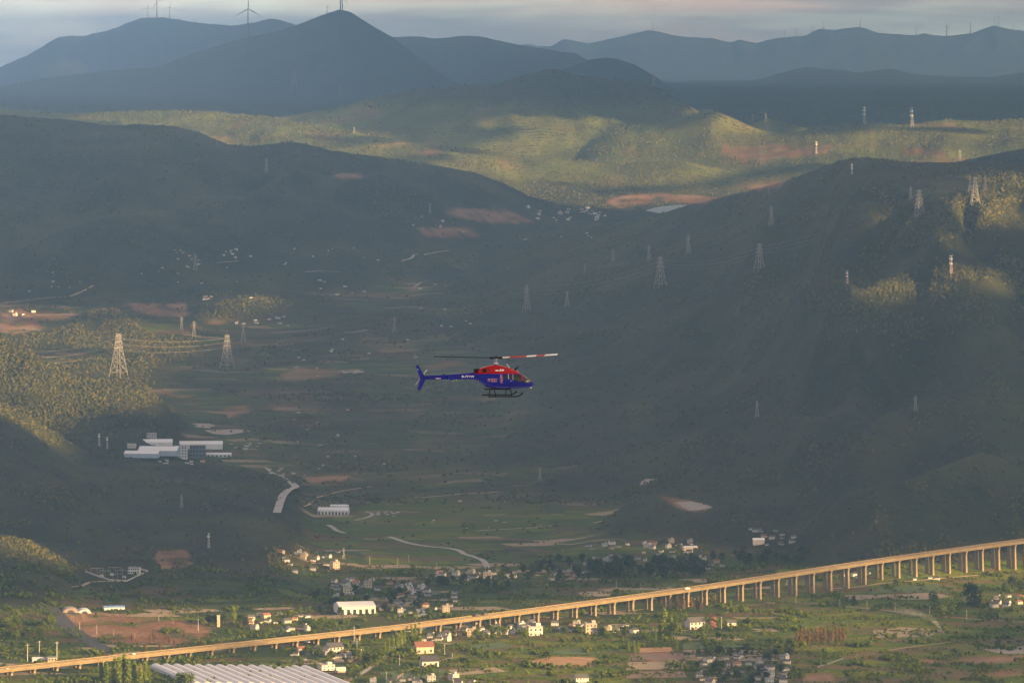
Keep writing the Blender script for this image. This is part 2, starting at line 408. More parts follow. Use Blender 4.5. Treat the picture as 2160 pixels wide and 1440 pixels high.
soilp = [[(112, 1296), (200, 1290), (330, 1302), (450, 1314), (440, 1338), (370, 1358), (250, 1356), (150, 1334)],
         [(320, 1165), (390, 1158), (410, 1190), (340, 1200)], [(0, 655), (50, 650), (90, 690), (30, 705), (0, 700)],
         [(1110, 1395), (1160, 1384), (1260, 1386), (1250, 1402), (1190, 1410), (1120, 1404)],
         [(1340, 1366), (1420, 1366), (1400, 1410), (1380, 1412), (1350, 1392)],
         [(1520, 312), (1640, 305), (1760, 308), (1740, 325), (1600, 340), (1530, 338)], [(1900, 312), (2010, 318), (1990, 330), (1910, 326)],
         [(1285, 416), (1340, 410), (1400, 408), (1440, 412), (1520, 416), (1490, 428), (1440, 430), (1400, 424), (1350, 430), (1310, 440), (1280, 430)], [(1560, 395), (1660, 378), (1650, 392), (1570, 405)],
         [(870, 318), (935, 320), (930, 332), (875, 326)], [(950, 440), (1060, 440), (1130, 470), (1020, 470), (940, 452)], [(700, 368), (760, 366), (765, 374), (715, 376)],
         [(1390, 1045), (1440, 1052), (1500, 1070), (1470, 1078), (1430, 1070)],
         [(880, 480), (990, 482), (1010, 500), (900, 500)], [(470, 860), (520, 850), (525, 870), (480, 882)], [(640, 1005), (740, 1002), (720, 1015), (650, 1017)],
         [(270, 640), (390, 640), (400, 665), (300, 665)],
         [(1930, 1390), (2160, 1380), (2160, 1395), (1960, 1400)], [(2050, 1420), (2160, 1412), (2160, 1425)], [(1700, 1420), (1760, 1418), (1760, 1438), (1690, 1438)]]
soil = cover(soilp)
soil *= 0.25 + 0.75 * sstep(-.18, -.02, fbm(XX / 60 + 11, YY / 90, 5))
soil = np.maximum(soil, 0.75 * crop * sstep(.14, .2, fbm(XX / 200 + 7, YY / 260, 5)) * sstep(9500, 11500, YY))
soil = np.maximum(soil, 0.55 * dry * sstep(.24, .29, fbm(XX / 240 + 1, YY / 420, 5)))
meadow = cover([[(760, 1065), (860, 1040), (1130, 1040), (1160, 1100), (1050, 1140), (980, 1190), (780, 1190), (740, 1140)],
                [(950, 1335), (1330, 1330), (1330, 1440), (950, 1440)], [(1640, 1200), (2160, 1180), (2160, 1440), (1640, 1440)]])
def soft(a):
    for _ in range(1):
        a = (a + np.roll(a, 1, 0) + np.roll(a, -1, 0)) / 3
        a = (a + np.roll(a, 1, 1) + np.roll(a, -1, 1)) / 3
    return a
meadow = np.where(YY > 8700, meadow * .35, meadow)
soil = soft(soil); meadow = soft(meadow); crop = soft(crop)

# ------------------------------------------------------------------ ground material
gm = bpy.data.materials.new('land'); gm.use_nodes = True; t = gm.node_tree; L = t.links.new
pb = t.nodes['Principled BSDF']; pb.inputs['Roughness'].default_value = 0.95; pb.inputs['Specular IOR Level'].default_value = 0.08
geo = N(t, 'ShaderNodeNewGeometry')
def noise(scale, detail=4, rough=.55, sxyz=(1, 1, 1), loc=(0, 0, 0)):
    m_ = N(t, 'ShaderNodeMapping'); m_.inputs['Scale'].default_value = tuple(scale * s for s in sxyz); m_.inputs['Location'].default_value = loc
    n = N(t, 'ShaderNodeTexNoise', _Scale=1.0, _Detail=detail, _Roughness=rough)
    L(geo.outputs['Position'], m_.inputs['Vector']); L(m_.outputs[0], n.inputs['Vector']); return n.outputs['Fac']
def mixc(fac, a, b):
    m_ = N(t, 'ShaderNodeMix', data_type='RGBA')
    for s, i in ((fac, 0), (a, 6), (b, 7)):
        if isinstance(s, tuple): m_.inputs[i].default_value = (*s, 1)
        elif isinstance(s, float): m_.inputs[i].default_value = s
        else: L(s, m_.inputs[i])
    return m_.outputs[2]
def attr(n): 
    a = N(t, 'ShaderNodeAttribute', attribute_name=n); return a.outputs['Fac']
n1 = noise(1 / 18, 5); n2 = noise(1 / 160, 4); n3 = noise(1 / 600, 3, loc=(4, 2, 0)); n4 = noise(1 / 7, 3)
def rmp(src, stops, interp='LINEAR'):
    r = ramp(t, stops, interp); L(src, r.inputs[0]); return r.outputs[0]
wood = mixc(rmp(n1, [(.35, (0, 0, 0)), (.65, (1, 1, 1))]), (0.012, 0.0135, 0.006), (0.023, 0.024, 0.009))
wood = mixc(rmp(n2, [(.42, (0, 0, 0)), (.62, (1, 1, 1))]), wood, (0.032, 0.032, 0.013))
grass = mixc(rmp(n1, [(.35, (0, 0, 0)), (.65, (1, 1, 1))]), (0.098, 0.112, 0.022), (0.17, 0.168, 0.04))
grass = mixc(rmp(n3, [(.4, (0, 0, 0)), (.6, (1, 1, 1))]), grass, (0.085, 0.105, 0.024))
# field parcels: long strips laid across the valley
mpv = N(t, 'ShaderNodeMapping'); mpv.inputs['Rotation'].default_value = (0, 0, R(-17)); mpv.inputs['Scale'].default_value = (1 / 95, 1 / 42, 0.0001)
vor = N(t, 'ShaderNodeTexVoronoi', feature='F1', distance='CHEBYCHEV', _Scale=1.0, _Randomness=0.85)
L(geo.outputs['Position'], mpv.inputs['Vector']); L(mpv.outputs[0], vor.inputs['Vector'])
sep = N(t, 'ShaderNodeSeparateColor'); L(vor.outputs['Color'], sep.inputs[0])
fieldc = rmp(sep.outputs[0], [(0, (0.034, 0.055, 0.004)), (.2, (0.084, 0.104, 0.007)), (.36, (0.066, 0.050, 0.022)), (.48, (0.020, 0.030, 0.007)), (.6, (0.10, 0.062, 0.030)), (.7, (0.045, 0.064, 0.008)), (.84, (0.27, 0.21, 0.14)), (.93, (0.05, 0.07, 0.02))], 'CONSTANT')
fieldc = mixc(rmp(n4, [(.3, (0, 0, 0)), (.75, (.5, .5, .5))]), fieldc, (0.04, 0.045, 0.014))
medg = mixc(rmp(sep.outputs[1], [(0, (0, 0, 0)), (.55, (0, 0, 0)), (.56, (1, 1, 1))], 'CONSTANT'), (0.066, 0.100, 0.004), (0.112, 0.128, 0.008))
medg = mixc(rmp(sep.outputs[2], [(0, (0, 0, 0)), (.66, (0, 0, 0)), (.67, (1, 1, 1))], 'CONSTANT'), medg, (0.12, 0.088, 0.04))
medg = mixc(rmp(n1, [(.4, (0, 0, 0)), (.7, (.6, .6, .6))]), medg, (0.032, 0.040, 0.011))
soilc = mixc(rmp(n1, [(.35, (0, 0, 0)), (.7, (1, 1, 1))]), (0.185, 0.092, 0.046), (0.115, 0.066, 0.036))
soilc = mixc(rmp(n2, [(.45, (0, 0, 0)), (.6, (1, 1, 1))]), soilc, (0.23, 0.14, 0.085))
c = mixc(attr('dry'), wood, grass)
c = mixc(attr('crop'), c, fieldc)
c = mixc(attr('meadow'), c, medg)
c = mixc(attr('soil'), c, soilc)
L(c, pb.inputs['Base Color'])
bmp = N(t, 'ShaderNodeBump', _Strength=0.9, _Distance=6.0); L(noise(1 / 11, 4, .6), bmp.inputs['Height']); L(bmp.outputs[0], pb.inputs['Normal'])

PX = np.stack([XX, YY, Z], -1)
def chunk(name, j0, j1, label):
    me = grid_mesh(name, PX[j0:j1], gm)
    for nm, A in (('dry', dry), ('crop', crop), ('soil', soil), ('meadow', meadow)):
        a = me.attributes.new(nm, 'FLOAT', 'POINT'); a.data.foreach_set('value', A[j0:j1].astype(np.float32).ravel())
    o = link(name, me); tag(o, label, kind='structure'); return o
jA = int(np.searchsorted(YS, 17100)); jB = int(np.searchsorted(YS, 22400))
chunk('valley_terrain', 0, jA + 1, 'shaded valley floor and wooded slopes on both sides')
chunk('rolling_foothills', jA, jB + 1, 'sunlit rolling green hills and plateaux beyond the valley')
chunk('far_mountains', jB, NY, 'blue hazy mountains along the skyline')

# ------------------------------------------------------------------ unseen cloud sheet added out of view, holes shaped to light chosen ground
LIT = [  # sunlit ground: (polygon in picture columns/rows, min distance, max distance)
    ([(-200, 1500), (-200, 1272), (90, 1258), (200, 1268), (420, 1286), (560, 1262), (700, 1292), (900, 1284), (1150, 1268), (1400, 1250), (1700, 1205), (2400, 1115), (2400, 1500)], 0, 9200),
    ([(565, 1165), (640, 1158), (735, 1168), (800, 1180), (790, 1200), (560, 1205)], 0, 9600),
    ([(990, 1196), (1050, 1190), (1060, 1228), (990, 1228)], 0, 9600),
    ([(1380, 1140), (1490, 1140), (1490, 1178), (1380, 1180)], 0, 9900),
    ([(-200, 600), (0, 640), (130, 645), (260, 655), (330, 690), (420, 690), (430, 640), (560, 615), (600, 635), (560, 660), (480, 690), (420, 720), (420, 755), (350, 765), (300, 795), (345, 850), (270, 870), (170, 885), (130, 935), (60, 955), (-200, 990)], 9400, 14500),
    ([(-200, 1120), (0, 1128), (70, 1140), (150, 1190), (100, 1180), (0, 1150), (-200, 1150)], 7900, 8600),
    ([(140, 246), (300, 230), (430, 232), (560, 243), (660, 260), (770, 282), (860, 302), (960, 318), (1010, 335), (1010, 285), (1030, 258), (1090, 240), (1160, 246), (1250, 238), (1340, 268), (1440, 300), (1480, 310), (1470, 245), (1510, 235), (1580, 262), (1640, 290), (1720, 268), (1850, 255), (2000, 246), (2400, 236), (2400, 480), (1000, 480), (800, 420), (500, 345)], 16350, 21500),
    ([(1440, 225), (1480, 228), (1470, 246), (1395, 240)], 16350, 21500),
    ([(1665, 604), (1720, 596), (1800, 592), (1960, 598), (2092, 624), (2092, 648), (2010, 656), (1950, 630), (1860, 618), (1812, 630), (1800, 662), (1725, 664), (1700, 640)], 8000, 14000),
    ([(1955, 568), (2010, 556), (2125, 570), (2115, 586), (2020, 594), (1970, 582)], 8000, 14000),
    ([(1885, 525), (1900, 480), (1950, 442), (1985, 450), (2050, 492), (1950, 520)], 8000, 14000),
    ([(1960, 425), (2020, 398), (2110, 405), (2170, 430), (2110, 450), (2080, 490), (2040, 470), (1990, 440)], 8000, 14000),
    ([(1230, 622), (1300, 610), (1400, 600), (1410, 612), (1310, 626)], 8000, 14000),
    ([(1590, 475), (1720, 448), (1860, 425), (1860, 435), (1720, 462), (1600, 486)], 8000, 14000),
    ([(2000, 345), (2200, 372), (2200, 405), (2080, 388), (1980, 372)], 8000, 14000),
    ([(85, 135), (120, 125), (215, 150), (160, 158), (90, 178)], 46000, 55000),
]
ZC = 1750.0
cs = 64.0
cx = np.arange(-2200, 13000, cs); cyy = np.arange(-6000, 53000, cs)
CX, CY = np.meshgrid(cx, cyy)
kx, ky = S[0] / S[2], S[1] / S[2]
# where does the sun ray through each cloud cell land?
hitY = np.full(CX.shape, -1.0); hitU = np.zeros(CX.shape); done = np.zeros(CX.shape, bool)
for zz in np.arange(1300, -20, -12.0):
    gx = CX - kx * (ZC - zz); gy = CY - ky * (ZC - zz)
    ok = (~done) & (gy > 1300)
    u = np.where(ok, gx / np.maximum(gy, 1) * F + 1080, -9999)
    ok &= (u > -1490) & (u < 3690)
    idx = np.nonzero(ok)
    if not len(idx[0]): continue
    h = sample(Z, u[idx], gy[idx]) >= zz
    sel = (idx[0][h], idx[1][h])
    hitY[sel] = gy[sel]; hitU[sel] = u[sel]; done[sel] = True
lit = np.zeros(CX.shape)
di = np.nonzero(done)
zr = sample(Z, hitU[di], hitY[di]); rr = YH + F * (H - zr) / hitY[di]
nu = hitU[di] + 22 * fbm(CX[di] / 260, CY[di] / 260, 4); nr = rr + 9 * fbm(CX[di] / 260 + 5, CY[di] / 260, 4)
acc = np.zeros(len(zr), bool)
for poly, d0, d1 in LIT:
    acc |= inpoly(poly, nu, nr) & (hitY[di] >= d0) & (hitY[di] <= d1)
fgn = fbm(CX[di] / 330 + 3, CY[di] / 520 + 1, 4)      # noise closes some of the holes over the near fields
acc &= ~((hitY[di] < 8900) & (rr > 1215) & (fgn > np.where(hitU[di] > 1380, .06, .20)))
brk = fbm(CX[di] / 170 + 7, CY[di] / 260, 4)
acc &= ~((hitY[di] > 9300) & (hitY[di] < 15000) & (hitU[di] < 700) & (brk > .10))
acc &= ~((hitY[di] > 16000) & (hitY[di] < 22000) & (fbm(CX[di] / 420 + 2, CY[di] / 600, 4) > .20))
for poly in ([(100, 1280), (300, 1282), (450, 1300), (440, 1350), (150, 1350)], [(1330, 1285), (1450, 1285), (1450, 1385), (1330, 1385)], [(770, 1325), (910, 1320), (890, 1395), (750, 1415)], [(190, 1360), (335, 1360), (335, 1460), (190, 1460)], [(640, 1340), (740, 1340), (740, 1395), (640, 1395)]):
    acc |= inpoly(poly, nu, nr) & (hitY[di] < 8900)  # extra holes opened to force sun onto these spots
for poly in ([(1455, 1375), (1700, 1372), (1700, 1470), (1455, 1470)], [(420, 1335), (560, 1325), (560, 1400), (420, 1400)]):
    acc &= ~(inpoly(poly, nu, nr) & (hitY[di] < 8900))  # cloud filled in to darken these spots
lit[di] = acc
wob = 260 * fbm(CX / 900, CY / 900, 4)
lit[(~done) | (hitU < -600 + wob) | (hitU > 2800 + wob) | (hitY > 56000)] = 1
hx, hy = 3.0 * 0 + (-1.3 + kx * (ZC - 872)), 414 + ky * (ZC - 872)      # round patch of cloud added to keep the helicopter shaded
lit[np.hypot(CX - hx, CY - hy) < 420 + wob * .5] = 0
for _ in range(1):
    lit = (lit + np.roll(lit, 1, 0) + np.roll(lit, -1, 0) + np.roll(lit, 1, 1) + np.roll(lit, -1, 1)) / 5
thick = np.clip((0.55 - lit) * 2.2, 0, 1)
edge = np.minimum.reduce([CX - cx[0], cx[-1] - CX, CY - cyy[0], cyy[-1] - CY]) / 600
thick = np.minimum(thick, np.clip(edge, 0, 1))
covm = thick > 0.02
cell = covm[:-1, :-1] & covm[1:, :-1] & covm[:-1, 1:] & covm[1:, 1:]
vid = np.full(CX.shape, -1); used = np.zeros(CX.shape, bool)
for a, b in ((0, 0), (1, 0), (0, 1), (1, 1)): used[a:a + cell.shape[0], b:b + cell.shape[1]] |= cell
vid[used] = np.arange(used.sum()); nv = used.sum()
puff = 0.6 + 0.5 * fbm(CX / 420, CY / 420, 4)
top = ZC + 2 + 30 * np.sqrt(thick) * puff; bot = ZC - 2 - 8 * np.sqrt(thick) * puff
Vc = np.concatenate([np.stack([CX[used], CY[used], top[used]], -1), np.stack([CX[used], CY[used], bot[used]], -1)])
ci, cj = np.nonzero(cell)
qa = np.stack([vid[ci, cj], vid[ci, cj + 1], vid[ci + 1, cj + 1], vid[ci + 1, cj]], -1)
faces = [qa, qa[:, ::-1] + nv]
pad = np.pad(cell, 1)
for (oi, oj), (p, q) in (((-1, 0), ((0, 0), (0, 1))), ((1, 0), ((1, 1), (1, 0))), ((0, -1), ((1, 0), (0, 0))), ((0, 1), ((0, 1), (1, 1)))):
    e = cell & ~pad[1 + oi:1 + oi + cell.shape[0], 1 + oj:1 + oj + cell.shape[1]]
    ei, ej = np.nonzero(e); a = vid[ei + p[0], ej + p[1]]; b = vid[ei + q[0], ej + q[1]]
    faces.append(np.stack([b, a, a + nv, b + nv], -1))
cmat = mat('cloud', (0.82, 0.82, 0.82), rough=1, spec=0)
cme = quads_mesh(bpy.data.meshes.new('shadow_cloud'), Vc, np.concatenate(faces), cmat)
tag(link('shadow_cloud', cme), 'unseen cloud layer added and pierced to shape sun and shade on the valley', kind='stuff')

# ------------------------------------------------------------------ air
hz = MB(); hz.box(-13000, 13000, -600, 90500, -25, 1440)
hm = bpy.data.materials.new('haze'); hm.use_nodes = True; ht = hm.node_tree; ht.nodes.clear()
pv = N(ht, 'ShaderNodeVolumePrincipled'); pv.inputs['Density'].default_value = HAZE_D; pv.inputs['Color'].default_value = (*HAZE_C, 1); pv.inputs['Anisotropy'].default_value = HAZE_G
ho = N(ht, 'ShaderNodeOutputMaterial'); ht.links.new(pv.outputs[0], ho.inputs['Volume'])
tag(hz.build('haze', hm), 'thin blue evening haze filling the valley', kind='stuff')
# ------------------------------------------------------------------ foliage
def leaf_mat(name, a, b, trans=0.25):
    m = bpy.data.materials.new(name); m.use_nodes = True; t = m.node_tree; p = t.nodes['Principled BSDF']
    p.inputs['Roughness'].default_value = 0.8; p.inputs['Specular IOR Level'].default_value = 0.15
    oi = N(t, 'ShaderNodeObjectInfo'); g = N(t, 'ShaderNodeNewGeometry')
    n = N(t, 'ShaderNodeTexNoise', _Scale=0.12, _Detail=3.0); t.links.new(g.outputs['Position'], n.inputs['Vector'])
    ad = N(t, 'ShaderNodeMath', operation='ADD'); t.links.new(oi.outputs['Random'], ad.inputs[0]); t.links.new(n.outputs['Fac'], ad.inputs[1])
    mr = N(t, 'ShaderNodeMapRange'); mr.inputs[1].default_value = .35; mr.inputs[2].default_value = 1.25; t.links.new(ad.outputs[0], mr.inputs[0])
    mx = N(t, 'ShaderNodeMix', data_type='RGBA'); mx.inputs[6].default_value = (*a, 1); mx.inputs[7].default_value = (*b, 1); t.links.new(mr.outputs[0], mx.inputs[0])
    t.links.new(mx.outputs[2], p.inputs['Base Color'])
    if trans:
        tr = N(t, 'ShaderNodeBsdfTranslucent'); t.links.new(mx.outputs[2], tr.inputs['Color'])
        ms = N(t, 'ShaderNodeMixShader'); ms.inputs[0].default_value = trans
        out = t.nodes['Material Output']; t.links.new(p.outputs[0], ms.inputs[1]); t.links.new(tr.outputs[0], ms.inputs[2]); t.links.new(ms.outputs[0], out.inputs['Surface'])
    return m
M_wood = leaf_mat('woodland', (0.026, 0.031, 0.010), (0.044, 0.045, 0.013), 0)
M_wood2 = leaf_mat('woodland_olive', (0.05, 0.052, 0.013), (0.09, 0.076, 0.02), 0)
M_leaf = leaf_mat('leaf_green', (0.045, 0.072, 0.008), (0.105, 0.135, 0.014))
M_pop = leaf_mat('leaf_poplar', (0.11, 0.17, 0.012), (0.19, 0.23, 0.020), .35)
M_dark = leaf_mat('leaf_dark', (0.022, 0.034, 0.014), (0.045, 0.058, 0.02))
M_brown = leaf_mat('leaf_russet', (0.11, 0.065, 0.03), (0.19, 0.12, 0.05))
M_pink = leaf_mat('leaf_pink', (0.28, 0.10, 0.11), (0.36, 0.15, 0.14))
M_bark = mat('bark', (0.09, 0.065, 0.045), vary=.3, vscale=2)

def crown_mesh(name, w, h, z0, nl, nlobe, size, seed, m, pointy=0.0):
    """leaf clumps gathered in uneven lobes; w,h = crown width/height, z0 = bottom"""
    r = np.random.default_rng(seed); V = []; Fc = []
    lobes = []
    for i in range(nlobe):
        t_ = (i + .5) / nlobe if pointy else r.uniform(.08, .95)
        rad = w * .5 * (math.sin(math.pi * min(max(t_ * .9 + .08, 0), 1)) ** .7 if not pointy else (1 - abs(t_ - .35) * 1.35) * .8)
        a = r.uniform(0, 2 * math.pi); q = r.uniform(.15, .8 if not pointy else .5) * rad
        s_ = w * r.uniform(.19, .33) if not pointy else w * r.uniform(.26, .42) * (1.15 - .6 * t_)
        lobes.append((q * math.cos(a), q * math.sin(a), z0 + h * t_, s_, s_ * (r.uniform(.7, 1.0) if not pointy else 1.6)))
    for i in range(nl):
        lx, ly, lz, s_, sz = lobes[r.integers(nlobe)]
        d = r.normal(size=3); d /= np.linalg.norm(d); k = r.uniform(.65, 1.08)
        c = np.array([lx, ly, lz]) + d * np.array([s_, s_, sz]) * k
        nrm = d + r.normal(size=3) * .45; nrm /= np.linalg.norm(nrm)
        e1 = np.cross(nrm, [0.31, .2, .93]); e1 /= np.linalg.norm(e1); e2 = np.cross(nrm, e1)
        s1 = size * r.uniform(.6, 1.25); s2 = size * r.uniform(.45, 1.0); b = len(V)
        V += [c - e1 * s1 * .5, c - e2 * s2 * .5 + nrm * .1, c + e1 * s1 * .5, c + e2 * s2 * .5]; Fc.append((b, b + 1, b + 2, b + 3))
    return quads_mesh(bpy.data.meshes.new(name), np.array(V), np.array(Fc), m, smooth=False)
def trunk_mesh(name, h, r0, seed):
    r = random.Random(seed); b = MB(); b.tube((0, 0, -.5), (0, 0, h * .55), r0, r0 * .65); b.tube((0, 0, h * .55), (r.uniform(-.3, .3), r.uniform(-.3, .3), h), r0 * .65, r0 * .2)
    for k in range(4):
        a = r.uniform(0, 6.28); z = h * r.uniform(.35, .7); l = h * r.uniform(.25, .4)
        b.tube((0, 0, z), (l * .8 * math.cos(a), l * .8 * math.sin(a), z + l * .7), r0 * .4, r0 * .12, n=5)
    return b.mesh(name, M_bark)
TREE = {}
def proto(kind, var, cm, tm): TREE.setdefault(kind, []).append((cm, tm))
for s_ in range(4): proto('broad', s_, crown_mesh('crown', 9, 8, 3.0, 430, 11, 1.25, 20 + s_, M_leaf), trunk_mesh('trunk', 7.5, .32, s_))
for s_ in range(3): proto('poplar', s_, crown_mesh('crown', 5.2, 16.5, 2.4, 520, 14, 1.2, 40 + s_, M_pop, 1), trunk_mesh('trunk', 15, .3, 9 + s_))
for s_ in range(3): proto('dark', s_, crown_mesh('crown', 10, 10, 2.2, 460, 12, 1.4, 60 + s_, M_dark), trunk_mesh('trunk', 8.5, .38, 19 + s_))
for s_ in range(2): proto('russet', s_, crown_mesh('crown', 5, 13, 2.6, 420, 11, 1.1, 80 + s_, M_brown, 1), trunk_mesh('trunk', 12, .25, 29 + s_))
proto('pink', 0, crown_mesh('crown', 8, 9, 2.5, 420, 10, 1.2, 90, M_pink), trunk_mesh('trunk', 8, .3, 39))
TREE_H = {'broad': 11.5, 'poplar': 19.5, 'dark': 12.5, 'russet': 15.8, 'pink': 11.5}
def tree(kind, u, row, hpx, label, cat='tree', group=None, wide=1.0, name=None):
    p = P(u, row); s_ = hpx * p[1] / F / TREE_H[kind]
    cm, tm = random.choice(TREE[kind])
    o = empty({'broad': 'leafy_tree', 'poplar': 'poplar_tree', 'dark': 'dense_tree', 'russet': 'russet_tree', 'pink': 'blossom_tree'}[kind] if name is None else name, p, random.uniform(0, 6.28))
    o.scale = (s_ * wide, s_ * wide, s_)
    link('crown', cm, o); link('trunk', tm, o); tag(o, label, cat, group); return o

# woodland: points with instances
def scatter(name, pts, scl, idx, protos, label):
    coll = bpy.data.collections.new(name + '_kinds')
    for k, me in enumerate(protos):
        po = bpy.data.objects.new(f'{name}_kind_{k:02d}', me); coll.objects.link(po)
    me = bpy.data.meshes.new(name); me.vertices.add(len(pts)); me.vertices.foreach_set('co', np.ascontiguousarray(pts, np.float32).ravel())
    a = me.attributes.new('scl', 'FLOAT_VECTOR', 'POINT'); a.data.foreach_set('vector', np.ascontiguousarray(scl, np.float32).ravel())
    rot = np.zeros_like(scl); rot[:, 2] = rng.uniform(0, 6.28, len(pts))
    a = me.attributes.new('rot', 'FLOAT_VECTOR', 'POINT'); a.data.foreach_set('vector', np.ascontiguousarray(rot, np.float32).ravel())
    a = me.attributes.new('kind_i', 'INT', 'POINT'); a.data.foreach_set('value', np.ascontiguousarray(idx, np.int32))
    o = link(name, me)
    ng = bpy.data.node_groups.new(name, 'GeometryNodeTree')
    ng.interface.new_socket('Geometry', in_out='INPUT', socket_type='NodeSocketGeometry'); ng.interface.new_socket('Geometry', in_out='OUTPUT', socket_type='NodeSocketGeometry')
    gi = ng.nodes.new('NodeGroupInput'); go = ng.nodes.new('NodeGroupOutput'); ip = ng.nodes.new('GeometryNodeInstanceOnPoints')
    cinf = ng.nodes.new('GeometryNodeCollectionInfo'); cinf.inputs['Collection'].default_value = coll; cinf.inputs['Separate Children'].default_value = True; cinf.inputs['Reset Children'].default_value = True
    ip.inputs['Pick Instance'].default_value = True
    def na(nm, ty):
        n = ng.nodes.new('GeometryNodeInputNamedAttribute'); n.data_type = ty; n.inputs['Name'].default_value = nm
        return [s for s in n.outputs if s.enabled and s.name == 'Attribute'][0]
    l = ng.links.new
    l(gi.outputs[0], ip.inputs['Points']); l(cinf.outputs[0], ip.inputs['Instance']); l(na('kind_i', 'INT'), ip.inputs['Instance Index'])
    l(na('rot', 'FLOAT_VECTOR'), ip.inputs['Rotation']); l(na('scl', 'FLOAT_VECTOR'), ip.inputs['Scale']); l(ip.outputs[0], go.inputs[0])
    md = o.modifiers.new('scatter', 'NODES'); md.node_group = ng
    return tag(o, label, kind='stuff')
def lump(name, seed, m, taper=0.0):
    """uneven low crown: a jittered ball, 1 m across at unit scale"""
    bm = bmesh.new(); bmesh.ops.create_icosphere(bm, subdivisions=2, radius=.5); r = random.Random(seed)
    for v in bm.verts:
        k = 1 + r.uniform(-.24, .24); v.co = Vector((v.co.x * k, v.co.y * k, v.co.z * k + .42))
        if taper:
            q = max(0, min(1, v.co.z)); v.co.x *= (1.15 - taper * q); v.co.y *= (1.15 - taper * q)
    me = bpy.data.meshes.new(name); bm.to_mesh(me); bm.free(); me.materials.append(m); return me
def hits(us, rows):
    out = np.zeros(len(us)); ic = np.clip(np.searchsorted(U, us), 0, NU - 1)
    for i in np.unique(ic):
        k = np.nonzero(ic == i)[0]; j = np.searchsorted(-CMIN[:, i], -rows[k]); out[k] = YS[np.clip(j, 0, NY - 1)]
    return out
def wood_points(n, u0, u1, r0, r1):
    us = rng.uniform(u0, u1, n); rows = rng.uniform(r0, r1, n); Y = hits(us, rows) + rng.uniform(-6, 6, n)
    x = (us - 1080) / F * Y
    return us, Y, x
us, Y_, x_ = wood_points(300000, -90, 2250, 150, 1300)
cr = sample(crop, us, Y_); so = sample(soil, us, Y_); dr = sample(dry, us, Y_); md_ = sample(meadow, us, Y_)
clus = fbm(x_ / 90, Y_ / 160, 3)
clus2 = fbm(x_ / 240 + 5, Y_ / 300, 3)
pr_ = np.where(cr > .4, np.where(clus > .14, .55, .02), 0.92) * np.where(so > .4, .05, 1) * np.where(md_ > .4, .04, 1) * np.where(Y_ > 27000, 0, 1)
pr_ *= np.where(dr > .45, np.where(clus2 > .04, .95, .30), 1)
rw_ = YH + F * (H - ground_z(x_, Y_)) / Y_
sunny = np.zeros(len(us), bool)
for poly, d0, d1 in LIT[1:]: sunny |= inpoly(poly, us, rw_) & (Y_ > d0) & (Y_ < d1)
pr_ = np.where(sunny, pr_, pr_ * np.where(clus2 > .22, .5, np.where(fbm(x_ / 55, Y_ / 120 + 3, 3) > .2, .25, .03)))
keep = (rng.uniform(size=len(us)) < pr_) & (Y_ > 7900)
Y_, x_ = Y_[keep], x_[keep]; dr = dr[keep]
z_ = ground_z(x_, Y_)
w = rng.uniform(2.8, 6.6, len(x_)) * np.interp(Y_, [8000, 12000, 18000, 26000], [.9, 1.0, 1.2, 1.6])
hh = w * rng.uniform(.7, 1.15, len(x_))
kidx = np.where(rng.uniform(size=len(x_)) < .35 + .45 * dr, rng.integers(3, 6, len(x_)), rng.integers(0, 3, len(x_)))
conif = (rng.uniform(size=len(x_)) < .22) & (clus2[keep] > 0); kidx = np.where(conif, 6, kidx); hh = np.where(conif, hh * 1.5, hh)
scatter('woodland', np.stack([x_, Y_, z_ - .22 * hh], -1), np.stack([w, w, hh], -1), kidx,
        [lump('wood_a', 1, M_wood), lump('wood_b', 2, M_wood), lump('wood_c', 3, M_wood, .3), lump('wood_d', 4, M_wood2), lump('wood_e', 5, M_wood2), lump('wood_f', 6, M_wood2, .3), lump('wood_g', 7, M_wood, .8)],
        'dark scrubby woodland covering the hillsides')
# hedges, orchards and shrubs on the valley floor
us, Y_, x_ = wood_points(80000, -60, 2220, 1195, 1448)
clus = fbm(x_ / 55, Y_ / 75 + 4, 4); lines = np.abs(fbm(x_ / 130 + 2, Y_ / 110, 2))
so = sample(soil, us, Y_)
keep = ((clus > .10) | (lines < .028)) & (rng.uniform(size=len(us)) < .8) & (so < .5) & (Y_ < 9200)
ax_d = np.abs((x_ + 734) * 1384 - (Y_ - 6981) * 1613) / math.hypot(1613, 1384)
keep &= ax_d > 24
Y_, x_ = Y_[keep], x_[keep]; z_ = ground_z(x_, Y_); w = rng.uniform(1.8, 4.4, len(x_)) * np.where(fbm(x_ / 80 + 8, Y_ / 80, 2) > .16, 1.8, 1.0); hh = w * rng.uniform(.6, 1.1, len(x_))
def bushmesh(name, seed, m): return crown_mesh(name, .9, .55, .1, 60, 6, .34, seed, m)
scatter('hedges', np.stack([x_, Y_, z_ - .2], -1), np.stack([w, w, hh * 1.3], -1), rng.integers(0, 4, len(x_)),
        [bushmesh('hedge_a', 1, M_leaf), bushmesh('hedge_b', 2, M_leaf), bushmesh('hedge_c', 3, M_pop), bushmesh('hedge_d', 4, M_leaf)], 'hedges and shrubs between the fields of the valley floor')
